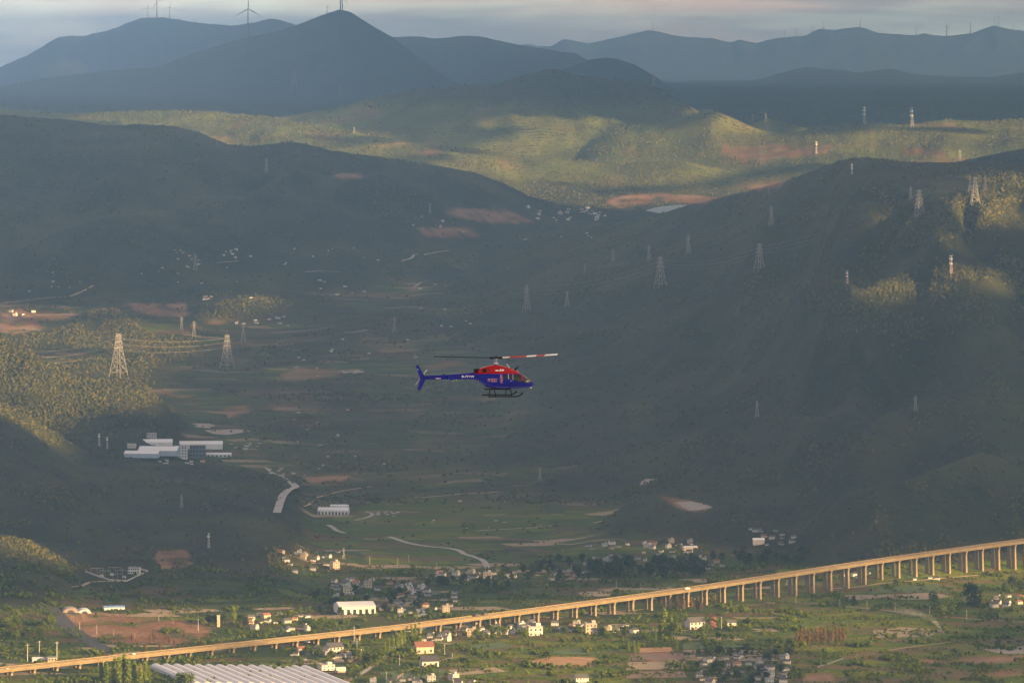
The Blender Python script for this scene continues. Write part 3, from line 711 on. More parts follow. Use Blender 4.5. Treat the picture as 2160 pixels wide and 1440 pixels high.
# ------------------------------------------------------------------ materials for built things
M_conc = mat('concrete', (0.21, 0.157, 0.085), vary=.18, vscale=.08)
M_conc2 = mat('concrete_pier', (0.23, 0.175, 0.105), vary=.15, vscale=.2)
M_asph = mat('asphalt_worn', (0.125, 0.092, 0.06), vary=.15, vscale=.05)
M_line = mat('road_paint', (0.45, 0.43, 0.4))
M_white = mat('white_wall', (0.46, 0.435, 0.39), vary=.2, vscale=.3, rand=.25)
M_cream = mat('cream_wall', (0.42, 0.34, 0.25), vary=.2, vscale=.3, rand=.25)
M_grey = mat('grey_render', (0.34, 0.33, 0.32), vary=.15, vscale=.4, rand=.15)
M_tile = mat('dark_tile', (0.065, 0.062, 0.062), vary=.3, vscale=1.2, rand=.3)
M_red = mat('red_tile', (0.20, 0.085, 0.055), vary=.3, vscale=1.2, rand=.25)
M_slab = mat('flat_roof', (0.24, 0.23, 0.22), vary=.2, vscale=.6, rand=.2)
M_glass = mat('window_glass', (0.03, 0.035, 0.04), rough=.15, spec=.6)
M_door = mat('door_wood', (0.10, 0.055, 0.035))
M_metal = mat('white_metal_roof', (0.46, 0.47, 0.48), rough=.5, vary=.08, vscale=.05)
M_blue = mat('blue_metal_roof', (0.13, 0.22, 0.40), rough=.5, vary=.1, vscale=.05)
M_lane = mat('pale_concrete_road', (0.25, 0.235, 0.21), vary=.15, vscale=.05)
M_dirt = mat('dirt_track', (0.30, 0.22, 0.15), vary=.2, vscale=.05)
M_steel = mat('galvanised_steel', (0.28, 0.265, 0.24), rough=.5, metal=.0)
M_film = mat('greenhouse_film', (0.45, 0.44, 0.44), rough=.45, vary=.06, vscale=.03)

# ------------------------------------------------------------------ viaduct
A0 = np.array([-734.0, 6981.0]); A1 = np.array([879.0, 8365.0]); AL = float(np.linalg.norm(A1 - A0)); AD = (A1 - A0) / AL; AN = np.array([AD[1], -AD[0]])
_dz = [(-400, 8.6), (0, 9.3), (720, 12.6), (1000, 18.0), (1240, 24), (1425, 30), (1680, 40.5), (1860, 46.5), (2125, 54), (2700, 66)]
_sk = np.array([-320 + 4.0 * k for k in range(720)]); _zk = smooth1(np.interp(_sk, [a for a, b in _dz], [b for a, b in _dz]), 75)
def deck_z(s): return float(np.interp(s, _sk, _zk))
def ax(s, off=0.0): 
    q = A0 + AD * s + AN * off; return float(q[0]), float(q[1])
via = empty('viaduct', (*ax(0), 0)); tag(via, 'long sunlit concrete highway viaduct on paired piers crossing the valley', 'viaduct')
VB = np.array([*ax(0), 0.0])
def sweep(sec, s0, s1, step=20.0):
    """sec: closed list of (offset, dz)"""
    b = MB(); n = int(round((s1 - s0) / step)); rings = []
    for k in range(n + 1):
        s = s0 + (s1 - s0) * k / n; z = deck_z(s)
        rings.append([(ax(s, o)[0] - VB[0], ax(s, o)[1] - VB[1], z + dz) for o, dz in sec])
    b.loft(rings); return b
S0, S1 = -240.0, 2440.0
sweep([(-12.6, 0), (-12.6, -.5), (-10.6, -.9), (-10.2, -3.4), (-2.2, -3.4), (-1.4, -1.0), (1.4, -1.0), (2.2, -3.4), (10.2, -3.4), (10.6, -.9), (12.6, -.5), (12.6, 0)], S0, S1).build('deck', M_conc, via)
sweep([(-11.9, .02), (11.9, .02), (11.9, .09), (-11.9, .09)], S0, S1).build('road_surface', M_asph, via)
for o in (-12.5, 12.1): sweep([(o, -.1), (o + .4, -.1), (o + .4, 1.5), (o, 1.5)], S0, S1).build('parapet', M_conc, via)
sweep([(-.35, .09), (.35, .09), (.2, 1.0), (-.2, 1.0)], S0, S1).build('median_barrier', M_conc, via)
lm = MB()
for o in (-7.6, -3.9, 3.9, 7.6):
    s = S0 + 5
    while s < S1 - 10:
        (x0, y0), (x1, y1), (x2, y2), (x3, y3) = ax(s, o - .12), ax(s, o + .12), ax(s + 8, o + .12), ax(s + 8, o - .12); z0, z1 = deck_z(s) + .13, deck_z(s + 8) + .13
        lm.add([(x0 - VB[0], y0 - VB[1], z0), (x1 - VB[0], y1 - VB[1], z0), (x2 - VB[0], y2 - VB[1], z1), (x3 - VB[0], y3 - VB[1], z1)], [(0, 1, 2, 3)]); s += 22
lm.build('lane_markings', M_line, via)['kind'] = 'stuff'
s = -225.0
rot = math.atan2(AD[1], AD[0])
while s < S1 - 10:
    for off in (-6.1, 6.1):
        x, y = ax(s, off); g = float(ground_z(x, y)); zt = deck_z(s) - 3.4; hgt = zt - g
        if hgt < 1.2: continue
        b = MB(); wx, wy = 1.75, (2.1 if hgt < 30 else 2.7)
        def rr(a, c, z): return [(-a, -c, z), (-a * .7, -c * 1.15, z), (a * .7, -c * 1.15, z), (a, -c, z), (a, c, z), (a * .7, c * 1.15, z), (-a * .7, c * 1.15, z), (-a, c, z)]
        ct = min(5.0, hgt * .5)
        b.loft([rr(wx * (1 + hgt * .006), wy * (1 + hgt * .008), -2.0), rr(wx, wy, hgt - ct)])
        hdm = MB(); hdm.loft([rr(wx * 1.02, wy * 1.02, hgt - ct + .01), rr(wx, wy * 1.35, hgt - ct * .55), rr(wx * 1.1, 3.9, hgt - 1.0), rr(wx * 1.1, 4.1, hgt - .02)])
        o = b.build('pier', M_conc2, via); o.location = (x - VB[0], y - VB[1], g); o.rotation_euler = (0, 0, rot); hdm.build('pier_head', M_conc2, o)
    s += 40.0

# ------------------------------------------------------------------ lanes and roads, draped on the ground
def ribbon(name, pts, width, m, label, lift=.45, dmin=0):
    W = np.array([P(u, r, dmin) for u, r in pts]); seg = np.r_[0, np.cumsum(np.linalg.norm(np.diff(W[:, :2], axis=0), axis=1))]
    n = max(4, int(seg[-1] / 14)); s_ = np.linspace(0, seg[-1], n); x = np.interp(s_, seg, W[:, 0]); y = np.interp(s_, seg, W[:, 1])
    k = 5; x = smooth1(x, k); y = smooth1(y, k)
    dx = np.gradient(x); dy = np.gradient(y); l_ = np.hypot(dx, dy) + 1e-9; nx, ny = -dy / l_, dx / l_
    rows = []
    for o in (-.5, 0, .5):
        px, py = x + nx * o * width, y + ny * o * width; rows.append(np.stack([px, py, ground_z(px, py) + lift], -1))
    top = np.max(np.stack([r_[:, 2] for r_ in rows]), 0)
    for r_ in rows: r_[:, 2] = np.maximum(r_[:, 2], top - .5)
    o = link(name, grid_mesh(name, np.stack(rows), m)); tag(o, label, kind='structure'); return o
ribbon('road', [(1031, 1212), (1029, 1195), (1020, 1182), (1000, 1173), (980, 1169), (968, 1160), (950, 1156), (900, 1152), (860, 1145), (840, 1138), (818, 1131)], 11, M_lane, 'pale concrete road winding into the village from the valley fields')
ribbon('road', [(584, 1084), (590, 1064), (597, 1048), (612, 1038), (625, 1029), (614, 1021)], 15, M_lane, 'steep pale road bend on the dark slope beside the long shed')
ribbon('road', [(690, 1106), (703, 1112), (710, 1120), (733, 1125)], 9, M_lane, 'short pale bend of road below the long shed')
ribbon('road', [(744, 1098), (770, 1093), (788, 1086), (784, 1080), (765, 1079)], 7, M_lane, 'small pale lane curling past the long shed')
ribbon('road', [(893, 1302), (889, 1285), (880, 1268), (870, 1255), (862, 1240), (856, 1226)], 17, mat('grey_road', (.26, .25, .24), vary=.15, vscale=.04), 'wide grey road running back from the viaduct between the villages')
ribbon('road', [(713, 1441), (745, 1430), (775, 1412), (798, 1392), (812, 1378), (850, 1352), (885, 1330), (903, 1318)], 8, M_lane, 'lane lined with poplars leading to the viaduct')
ribbon('track', [(835, 1432), (860, 1412), (905, 1400), (955, 1385), (985, 1391)], 5, M_dirt, 'pale field track curving round the meadow')
ribbon('track', [(1868, 1372), (1920, 1364), (2010, 1353)], 4, M_dirt, 'straight sunlit dirt track among the fields')
ribbon('track', [(1715, 1409), (1750, 1398), (1782, 1387)], 4, M_lane, 'short pale concrete track by the russet trees')
ribbon('track', [(1665, 1268), (1760, 1276), (1860, 1286), (1960, 1298), (2060, 1306), (2170, 1312)], 5, M_dirt, 'long dirt track below the viaduct with a line of poles')
ribbon('track', [(846, 552), (868, 546), (874, 538), (900, 536), (948, 529)], 9, M_lane, 'distant pale track forking on the valley side')
ribbon('track', [(720, 702), (760, 700), (778, 695)], 8, M_lane, 'faint pale track in the middle of the valley')
ribbon('track', [(455, 556), (480, 555), (507, 551)], 10, M_lane, 'pale straight track by the far hamlet')
ribbon('track', [(868, 1050), (930, 1046), (1000, 1040), (1060, 1036)], 5, M_dirt, 'thin track crossing the upper shaded meadow')
ribbon('track', [(612, 1020), (600, 1006), (575, 998), (560, 985)], 7, M_lane, 'pale track above the steep road bend')
ribbon('track', [(640, 1070), (665, 1050), (720, 1035), (790, 1025)], 5, M_dirt, 'thin curved track behind the long shed')
ribbon('track', [(1000, 1120), (1060, 1116), (1120, 1113), (1170, 1108)], 6, M_dirt, 'thin straight track across the shaded terraces')
ribbon('track', [(640, 575), (680, 572), (725, 576)], 10, M_lane, 'short pale track on the shaded left terraces')
ribbon('track', [(0, 640), (60, 634), (140, 628), (200, 600)], 8, M_dirt, 'track on the terraces at the left edge')
ribbon('track', [(150, 1240), (190, 1225), (240, 1226), (262, 1225)], 7, M_dirt, 'access track to the fenced substation')
ribbon('track', [(990, 1305), (1120, 1290), (1260, 1292), (1360, 1285), (1370, 1283)], 6, M_dirt, 'service track under the middle of the viaduct')
ribbon('track', [(1740, 1241), (1840, 1234), (1960, 1222), (2070, 1212)], 6, M_dirt, 'service track at the foot of the tall piers')
ribbon('drain_channel', [(95, 1272), (130, 1305), (170, 1340), (235, 1378)], 26, mat('dark_channel', (.035, .034, .034), vary=.2, vscale=.05), 'dark drain channel cutting past the red earth site')
ribbon('drain_channel', [(1845, 1440), (1870, 1425), (1895, 1415), (1850, 1408), (1790, 1400)], 4, mat('field_channel', (.04, .045, .04)), 'curving irrigation channel in the lower fields')
# fields that stand out
def patch(name, poly, m, label, lift=.3):
    W = np.array([P(u, r) for u, r in poly]); c = W.mean(0); n = len(W); rings = []
    for k in (0.02, .35, .7, 1.0):
        q = c + (W - c) * k; q[:, 2] = ground_z(q[:, 0], q[:, 1]) + lift; rings.append(np.vstack([q, q[:1]]))
    o = link(name, grid_mesh(name, np.stack(rings), m)); tag(o, label, kind='structure')
M_bare = mat('pale_field', (0.22, 0.185, 0.155), vary=.12, vscale=.05); M_ochre = mat('ochre_field', (0.26, 0.15, 0.065), vary=.2, vscale=.04); M_crop = mat('green_crop', (0.055, 0.085, 0.022), vary=.2, vscale=.06); M_plough = mat('ploughed_field', (0.14, 0.09, 0.06), vary=.2, vscale=.05); M_tan = mat('stubble_field', (0.22, 0.17, 0.10), vary=.2, vscale=.05)
for poly, m, lb in [
    ([(1420, 1060), (1455, 1057), (1485, 1062), (1503, 1070), (1485, 1074), (1455, 1077), (1438, 1068)], M_bare, 'pale cleared field on the dark slope'),
    ([(1343, 1022), (1362, 1010), (1380, 1007), (1378, 1013), (1360, 1022)], M_bare, 'narrow pale strip field high on the slope'),
    ([(405, 893), (440, 893), (455, 898), (440, 903), (410, 900)], M_bare, 'upper pale terrace behind the factory'),
    ([(430, 907), (500, 905), (535, 909), (480, 917), (450, 915)], M_bare, 'lower pale terrace behind the factory'),
    ([(720, 782), (755, 780), (770, 784), (750, 789), (725, 787)], M_bare, 'lone pale field in the valley left of the helicopter'),
    ([(1220, 1250), (1240, 1247), (1290, 1249), (1285, 1257), (1230, 1258)], M_tan, 'pale stubble field just behind the viaduct'),
    ([(1110, 1397), (1150, 1387), (1200, 1384), (1258, 1388), (1250, 1398), (1200, 1410), (1150, 1408)], M_ochre, 'ochre bare field lit orange beside a round bush'),
    ([(1170, 1372), (1300, 1364), (1310, 1372), (1230, 1380), (1165, 1378)], M_crop, 'long green crop strip above the ochre field'),
    ([(1345, 1366), (1415, 1364), (1420, 1374), (1350, 1376)], M_ochre, 'orange earth strip under the tall poplars'),
    ([(1330, 1378), (1440, 1376), (1450, 1390), (1325, 1392)], M_plough, 'brown ploughed strip near the lower poplars'),
    ([(1325, 1396), (1445, 1394), (1455, 1410), (1320, 1412)], M_tan, 'tan stubble strip at the bottom of the picture'),
    ([(1325, 1416), (1440, 1414), (1450, 1428), (1320, 1430)], M_plough, 'lowest brown ploughed strip near the bottom edge'),
    ([(1440, 1355), (1540, 1352), (1560, 1364), (1440, 1370)], M_crop, 'green orchard strip right of the tall poplars'),
    ([(1830, 1240), (1950, 1232), (2020, 1238), (1980, 1248), (1840, 1252)], M_crop, 'green field below the tall piers'),
    ([(1780, 1254), (1960, 1250), (2020, 1256), (1960, 1264), (1790, 1264)], M_tan, 'tan field below the tall piers'),
    ([(1840, 1330), (1900, 1322), (1990, 1328), (1960, 1342), (1850, 1345)], M_tan, 'pale field beside the smoke'),
    ([(2070, 1368), (2165, 1362), (2165, 1378), (2110, 1378)], M_bare, 'pale cloth-covered plot at the picture edge'),
    ([(970, 1360), (1060, 1352), (1080, 1364), (990, 1372)], M_crop, 'bright green plot right of the poplar lane'),
    ([(800, 1418), (900, 1404), (940, 1412), (930, 1432), (815, 1436)], M_crop, 'broad green meadow beside the field track'),
    ([(945, 1412), (1040, 1406), (1070, 1416), (960, 1424)], M_tan, 'tan plot below the small white farmhouse'),
    ([(590, 1392), (690, 1388), (760, 1382), (740, 1396), (620, 1402)], M_tan, 'dry yard in front of the white hall')]:
    patch('field', poly, m, lb)

# reservoir
wm = bpy.data.materials.new('water'); wm.use_nodes = True; wp = wm.node_tree.nodes['Principled BSDF']; wp.inputs['Base Color'].default_value = (.36, .42, .46, 1); wp.inputs['Roughness'].default_value = .35
wpts = [(1360, 444), (1385, 437), (1420, 433), (1450, 432), (1440, 442), (1425, 452), (1408, 458), (1392, 450)]
wz = RES_Z
W = np.array([[(u - 1080) / F * (F * (H - wz) / (r - YH)), F * (H - wz) / (r - YH), wz] for u, r in wpts])
tag(link('reservoir_water', new_mesh('reservoir_water', W.tolist(), [tuple(range(len(W)))], wm)), 'small pale reservoir below the sunlit hills', kind='structure')

# ------------------------------------------------------------------ houses
def gable(b, w, d, z, rise, over=.6, m=0):
    p = [(-d / 2 - over, z - .15), (0, z + rise), (d / 2 + over, z - .15), (d / 2 + over, z + .1), (0, z + rise + .3), (-d / 2 - over, z + .1)]
    v = [(-w / 2 - over, y, zz) for y, zz in p] + [(w / 2 + over, y, zz) for y, zz in p]; n = 6
    b.add(v, [tuple(range(n)), tuple(range(2 * n - 1, n - 1, -1))] + [(k, n + k, n + (k + 1) % n, (k + 1) % n) for k in range(n)], m)
def gwalls(b, w, d, h, rise):
    v = [(-w / 2, -d / 2, -2), (w / 2, -d / 2, -2), (w / 2, d / 2, -2), (-w / 2, d / 2, -2), (-w / 2, -d / 2, h), (w / 2, -d / 2, h), (w / 2, d / 2, h), (-w / 2, d / 2, h), (-w / 2, 0, h + rise), (w / 2, 0, h + rise)]
    b.add(v, [(0, 1, 5, 4), (2, 3, 7, 6), (1, 2, 6, 9, 5), (3, 0, 4, 8, 7), (4, 5, 9, 8), (6, 7, 8, 9)])
PANE = MB(); PANE.box(-.65, .65, -.06, .06, -.7, .7); PANE = PANE.mesh('window', M_glass)
DOOR = MB(); DOOR.box(-.6, .6, -.06, .06, 0, 2.2); DOOR = DOOR.mesh('door', M_door)
HOUSE = {}
def house_kind(key, w, d, h, rise, wall, roof, nwin, floors, flat=False, wing=False):
    b = MB(); r_ = MB()
    if flat:
        b.box(-w / 2, w / 2, -d / 2, d / 2, -2, h); r_.box(-w / 2 - .3, w / 2 + .3, -d / 2 - .3, d / 2 + .3, h + .003, h + .3)
        for x0, x1, y0, y1 in ((-w / 2, w / 2, -d / 2, -d / 2 + .25), (-w / 2, w / 2, d / 2 - .25, d / 2), (-w / 2, -w / 2 + .25, -d / 2 + .25, d / 2 - .25), (w / 2 - .25, w / 2, -d / 2 + .25, d / 2 - .25)): r_.box(x0, x1, y0, y1, h + .303, h + 1.1)
        b.box(w * .1, w * .42, -d * .1, d * .38, h + .31, h + 3.0)
    else:
        gwalls(b, w, d, h, rise); gable(r_, w, d, h, rise)
    if wing:
        b.box(-w / 2 - 5, -w / 2 + .01, -d / 2 - 6, d / 2 - 2, -2, h * .55); r_.add([(-w / 2 - 5.5, -d / 2 - 6.5, h * .55), (-w / 2 + .2, -d / 2 - 6.5, h * .55 + 1.6), (-w / 2 + .2, d / 2 - 1.6, h * .55 + 1.6), (-w / 2 - 5.5, d / 2 - 1.6, h * .55), (-w / 2 - 5.5, -d / 2 - 6.5, h * .55 + .25), (-w / 2 + .2, -d / 2 - 6.5, h * .55 + 1.85), (-w / 2 + .2, d / 2 - 1.6, h * .55 + 1.85), (-w / 2 - 5.5, d / 2 - 1.6, h * .55 + .25)],
              [(0, 3, 2, 1), (4, 5, 6, 7), (0, 1, 5, 4), (1, 2, 6, 5), (2, 3, 7, 6), (3, 0, 4, 7)])
    wins = []
    for fl in range(floors):
        for k in range(nwin):
            if fl == 0 and k == nwin // 2: continue
            wins.append((-w / 2 + w * (k + .5) / nwin, -d / 2 - .03, 1.7 + fl * (h / floors)))
    HOUSE[key] = (b.mesh('wall', wall), r_.mesh('roof', roof), wins, (-w / 2 + w * (nwin // 2 + .5) / nwin, -d / 2 - .03, 0), w)
house_kind('bai', 13, 9, 5.8, 3.2, M_white, M_tile, 4, 2)
house_kind('bai_l', 14, 9, 5.6, 3.2, M_white, M_tile, 4, 2, wing=True)
house_kind('red', 12, 8.5, 4.6, 2.8, M_cream, M_red, 3, 1)
house_kind('flat2', 11, 9, 6.8, 0, M_white, M_slab, 3, 2, flat=True)
house_kind('flat3', 11, 9, 10, 0, M_cream, M_slab, 3, 3, flat=True)
house_kind('grey', 12, 9, 6.6, 0, M_grey, M_slab, 3, 2, flat=True)
house_kind('shed', 18, 9, 3.6, 2.6, M_grey, M_tile, 4, 1)
house_kind('low', 10, 8, 3.4, 2.6, M_white, M_tile, 3, 1)
HN = {'bai': 'farmhouse', 'bai_l': 'farmhouse', 'red': 'cottage', 'flat2': 'house', 'flat3': 'house', 'grey': 'house', 'shed': 'barn', 'low': 'cottage'}
def house(key, u, row, wpx, label, rz=None, group=None, detail=True, name=None, sz=1.0, dmin=0):
    p = P(u, row, dmin); wm_, rm_, wins, dr_, w = HOUSE[key]; s_ = wpx * p[1] / F / w
    o = empty(name or HN[key], p, R(random.uniform(-45, 50)) if rz is None else R(rz)); o.scale = (s_, s_, s_ * sz)
    link('wall', wm_, o); link('roof', rm_, o)
    if detail:
        for x, y, z in wins: link('window', PANE, o, (x, y, z))
        link('door', DOOR, o, dr_)
    return tag(o, label, 'house' if key != 'shed' else 'barn', group)
# villages: (u0,u1,row0,row1,count, group phrase, kinds, detail, size px)
VILL = [
    (583, 716, 1163, 1208, 13, 'hillside hamlet left of the meadow', 15),
    (705, 905, 1222, 1262, 22, 'village behind the white hall', 16),
    (795, 900, 1268, 1300, 9, 'beside the grey road', 16),
    (528, 652, 1298, 1330, 15, 'village behind the left viaduct', 16),
    (615, 755, 1352, 1392, 15, 'village near the greenhouse', 18),
    (858, 950, 1330, 1352, 9, 'by the poplar lane', 17),
    (925, 1090, 1205, 1226, 15, 'village ending the winding road', 14),
    (905, 962, 1252, 1296, 6, 'field right of the grey road', 15),
    (965, 1125, 1312, 1342, 17, 'village under the low spans', 17),
    (1170, 1345, 1318, 1336, 13, 'row left of the tall poplars', 17),
    (1242, 1478, 1142, 1190, 30, 'village below the right slope', 13),
    (1110, 1240, 1190, 1225, 10, 'among dark trees behind the viaduct', 13),
    (1583, 1680, 1116, 1152, 13, 'hamlet under the dark slope', 12),
    (1475, 1662, 1386, 1444, 34, 'dense village at the bottom edge', 19),
    (2094, 2160, 1258, 1282, 9, 'village beside the big round tree', 17),
    (1775, 1990, 1206, 1226, 7, 'seen between the tall piers', 13),
    (716, 1000, 1432, 1446, 12, 'cut by the bottom edge', 18),
    (1112, 1285, 437, 466, 24, 'distant village near the reservoir', 8),
    (365, 425, 527, 565, 10, 'far hamlet on the left slope', 7),
    (470, 540, 526, 545, 8, 'far hamlet beside the track', 7),
    (400, 545, 622, 634, 5, 'on the sunlit low left ridge', 8),
    (495, 640, 668, 690, 9, 'dark valley beyond the pylons', 9),
    (20, 85, 655, 668, 4, 'sunlit farm at the left edge', 9),
    (640, 780, 590, 625, 8, 'tiny on the shaded valley floor', 8),
    (855, 960, 590, 612, 6, 'tiny below the forking track', 8),
    (560, 620, 988, 1003, 6, 'above the steep road bend', 9),
    (795, 840, 1080, 1090, 7, 'tiny right of the long shed', 8),
    (300, 520, 562, 600, 8, 'dark terraces under the left ridge', 5), (560, 800, 522, 560, 9, 'dark terraces left of centre', 5), (850, 1000, 640, 700, 7, 'shaded floor above the helicopter', 6),
    (700, 900, 715, 780, 8, 'shaded floor above the helicopter tail', 6), (560, 700, 740, 800, 7, 'shaded floor right of the pylons', 6), (560, 760, 860, 940, 9, 'shaded fields right of the factory', 6),
    (620, 900, 962, 1012, 9, 'shaded fields above the long shed', 6), (870, 1010, 455, 500, 9, 'terraces left of the distant village', 5), (1100, 1250, 488, 515, 6, 'slope below the distant village', 5),
    (60, 300, 560, 620, 9, 'dark terraces near the left edge', 5), (880, 1090, 1050, 1120, 8, 'shaded meadow above the winding road', 6), (1480, 1560, 1180, 1200, 6, 'gap right of the village trees', 12),
    (470, 550, 935, 948, 7, 'right of the factory', 10),
    (330, 470, 968, 982, 7, 'in front of the factory', 9),
]
VP = []; HL = []
for (u0, u1, r0, r1, n, ph, sz_) in VILL:
    k = 0; tries = 0; n = int(n * 1.3) if sz_ > 10 else n
    while k < n and tries < 400:
        tries += 1
        u, r_ = random.uniform(u0, u1), random.uniform(r0, r1)
        if any(abs(u - a) < sz_ * .8 and abs(r_ - b) < sz_ * .22 for a, b in VP): continue
        p = P(u, r_)
        if abs((p[0] + 734) * 1384 - (p[1] - 6981) * 1613) / AL < 24: continue
        VP.append((u, r_)); key = random.choices(['bai', 'bai_l', 'red', 'flat2', 'flat3', 'grey', 'shed', 'low'], [6, 4, 2.2, 1.6, .7, 1.6, 3, 5])[0]
        desc = {'bai': 'white farmhouse with dark gable roof', 'bai_l': 'white farmhouse with side wing', 'red': 'cream cottage with red roof', 'flat2': 'white flat roofed house', 'flat3': 'tall cream flat roofed house', 'grey': 'grey flat roofed house', 'shed': 'long grey barn', 'low': 'low white cottage with dark roof'}[key]
        HL.append((ph, desc, u, house(key, u, r_, sz_ * random.uniform(.62, 1.05) * (.75 if key == 'low' else 1), desc, group=ph, detail=sz_ > 10))); k += 1
ORD = ['leftmost', 'second from left', 'third from left', 'fourth from left', 'fifth from left', 'sixth from left', 'seventh from left', 'eighth from left', 'ninth from left', 'tenth from left'] + [f'{k}th from left' for k in range(11, 60)]
def number(items):
    """items: (key, phrase, column, object): tell look-alikes apart by their order across the picture"""
    by = {}
    for k_, ph_, u_, o_ in items: by.setdefault((k_, ph_), []).append((u_, o_))
    for (k_, ph_), l_ in by.items():
        l_.sort(key=lambda q: q[0])
        for i, (u_, o_) in enumerate(l_): o_['label'] = f'{ph_}, {k_}' + (f', {ORD[i]}' if len(l_) > 1 else '')
number([(a, b_, c_, d_) for a, b_, c_, d_ in HL])
# houses that stand out
house('flat3', 706, 1200, 17, 'tall house with one wall glowing in the sun at the hamlet end', rz=35)
house('flat3', 940, 1290, 15, 'bright sunlit house alone behind the viaduct', rz=12)
house('flat3', 733, 1253, 17, 'grey tower-like house above the white hall', rz=10)
house('flat3', 1028, 1222, 17, 'square cream house closing the winding pale road', rz=5)
house('bai', 1466, 1326, 36, 'large white villa right of the tall poplars', rz=25)
house('flat3', 1246, 1336, 24, 'white three storey house with roof room left of the poplars', rz=8)
house('flat2', 1128, 1340, 30, 'white house with long balcony beside the field village', rz=10)
house('bai', 704, 1378, 34, 'bright cream farmhouse with sunlit front near the greenhouses', rz=30)
house('red', 893, 1376, 38, 'long red roofed farmhouse beside the poplar lane', rz=18)
house('low', 905, 1404, 36, 'small white farm among vegetable plots', rz=14)
house('bai', 1225, 1440, 28, 'cream house at the bottom edge under the ochre field', rz=20)
house('low', 1543, 1318, 18, 'lone white cottage behind the pink tree', rz=5)
house('flat2', 688, 1412, 30, 'low white workshop beside the white tank', rz=25, sz=.6)

# ------------------------------------------------------------------ sheds, factory and works
def shed(name, u, row, wpx, hpx, depth, label, cat, wall, roof, rz=0, pitch=.12, bays=0, dmin=0):
    p = P(u, row, dmin); k = p[1] / F; w, h = wpx * k, hpx * k
    o = empty(name, p, R(rz)); b = MB(); gwalls(b, w, depth, h, depth * pitch); b.build('wall', wall, o)
    b = MB(); gable(b, w, depth, h, depth * pitch, .5); b.build('roof', roof, o)
    if bays:
        for i in range(bays):
            q = MB(); bw = w / bays * .5; q.box(-bw / 2, bw / 2, -.08, .08, 0, h * .62); ob = q.build('loading_bay', M_glass, o); ob.location = (-w / 2 + w * (i + .5) / bays, -depth / 2 - .1, 0)
    return tag(o, label, cat)
def block(name, u, row, wpx, hpx, depth, label, cat, wall, rz=0, floors=3, cols=4, dmin=0):
    p = P(u, row, dmin); k = p[1] / F; w, h = wpx * k, hpx * k
    o = empty(name, p, R(rz)); b = MB(); b.box(-w / 2, w / 2, -depth / 2, depth / 2, -3, h); b.build('wall', wall, o)
    b = MB(); b.box(-w / 2 - .4, w / 2 + .4, -depth / 2 - .4, depth / 2 + .4, h + .003, h + .8); b.build('roof', M_slab, o)
    wb = MB(); ww, wh = w / cols * .55, h / floors * .5; wb.box(-ww / 2, ww / 2, -.08, .08, -wh / 2, wh / 2); wme = wb.mesh('window', M_glass)
    for i in range(cols):
        for j in range(floors): link('window', wme, o, (-w / 2 + w * (i + .5) / cols, -depth / 2 - .1, h * (j + .55) / floors))
    return tag(o, label, cat)
M_wallp = mat('pale_cladding', (0.55, 0.55, 0.54), vary=.1, vscale=.05); M_bluew = mat('blue_cladding', (.30, .36, .45), vary=.1, vscale=.05)
shed('factory_hall', 326, 936, 75, 5, 42, 'upper white roofed factory hall with long thin roof', 'factory', M_wallp, M_metal, rz=4)
shed('factory_hall', 336, 957, 82, 9, 60, 'broad white roofed factory hall at the front of the works', 'factory', M_bluew, M_metal, rz=-3)
shed('factory_hall', 300, 962, 72, 7, 40, 'lowest pale blue walled factory hall at the works corner', 'factory', M_bluew, M_metal, rz=-3)
shed('factory_hall', 424, 944, 90, 9, 44, 'long white roofed factory hall at the right of the works', 'factory', M_wallp, M_metal, rz=5)
block('factory_block', 320, 925, 20, 11, 20, 'grey block rising behind the factory halls', 'building', M_grey)
block('factory_block', 383, 965, 24, 24, 20, 'tall concrete frame block between the factory halls', 'building', M_wallp, floors=4)
block('factory_block', 417, 964, 32, 26, 24, 'dark tall block right of the concrete frame', 'building', mat('dark_cladding', (.10, .11, .14)), floors=3, cols=5)
shed('factory_shed', 462, 962, 52, 5, 20, 'low shed with bright openings right of the factory', 'shed', M_wallp, M_metal, bays=6)
shed('factory_shed', 278, 944, 18, 7, 15, 'small grey shed at the left end of the factory', 'shed', M_grey, M_slab)
shed('long_shed', 704, 1083, 64, 9, 34, 'long white shed with dark loading bays on the valley slope', 'shed', M_wallp, M_metal, rz=-4, bays=9)
shed('long_shed', 716, 1071, 38, 5, 18, 'narrow white roofed annexe behind the long shed', 'shed', M_wallp, M_metal, rz=-4)
shed('white_hall', 748, 1291, 78, 16, 46, 'large white hall with pale roof behind the viaduct', 'hall', M_white, M_metal, rz=14, bays=6)
shed('blue_roof_shed', 240, 1284, 44, 5, 16, 'blue roofed shed above the red earth site', 'shed', M_wallp, M_blue, rz=12)
shed('works_shed', 1600, 1146, 24, 9, 20, 'dark walled shed with pale roof band under the right slope', 'shed', M_grey, M_metal)
shed('village_hall', 1455, 1158, 30, 5, 16, 'long hall catching orange sun in the far right village', 'hall', M_cream, M_metal, rz=14)
shed('roadside_depot', 92, 1396, 48, 8, 18, 'white depot beside the viaduct at the lower left', 'depot', M_white, M_metal, rz=8, bays=5)
block('roadside_block', 108, 1399, 20, 13, 14, 'cream block of the roadside depot facing the sun', 'building', M_cream, rz=20, floors=2, cols=3)
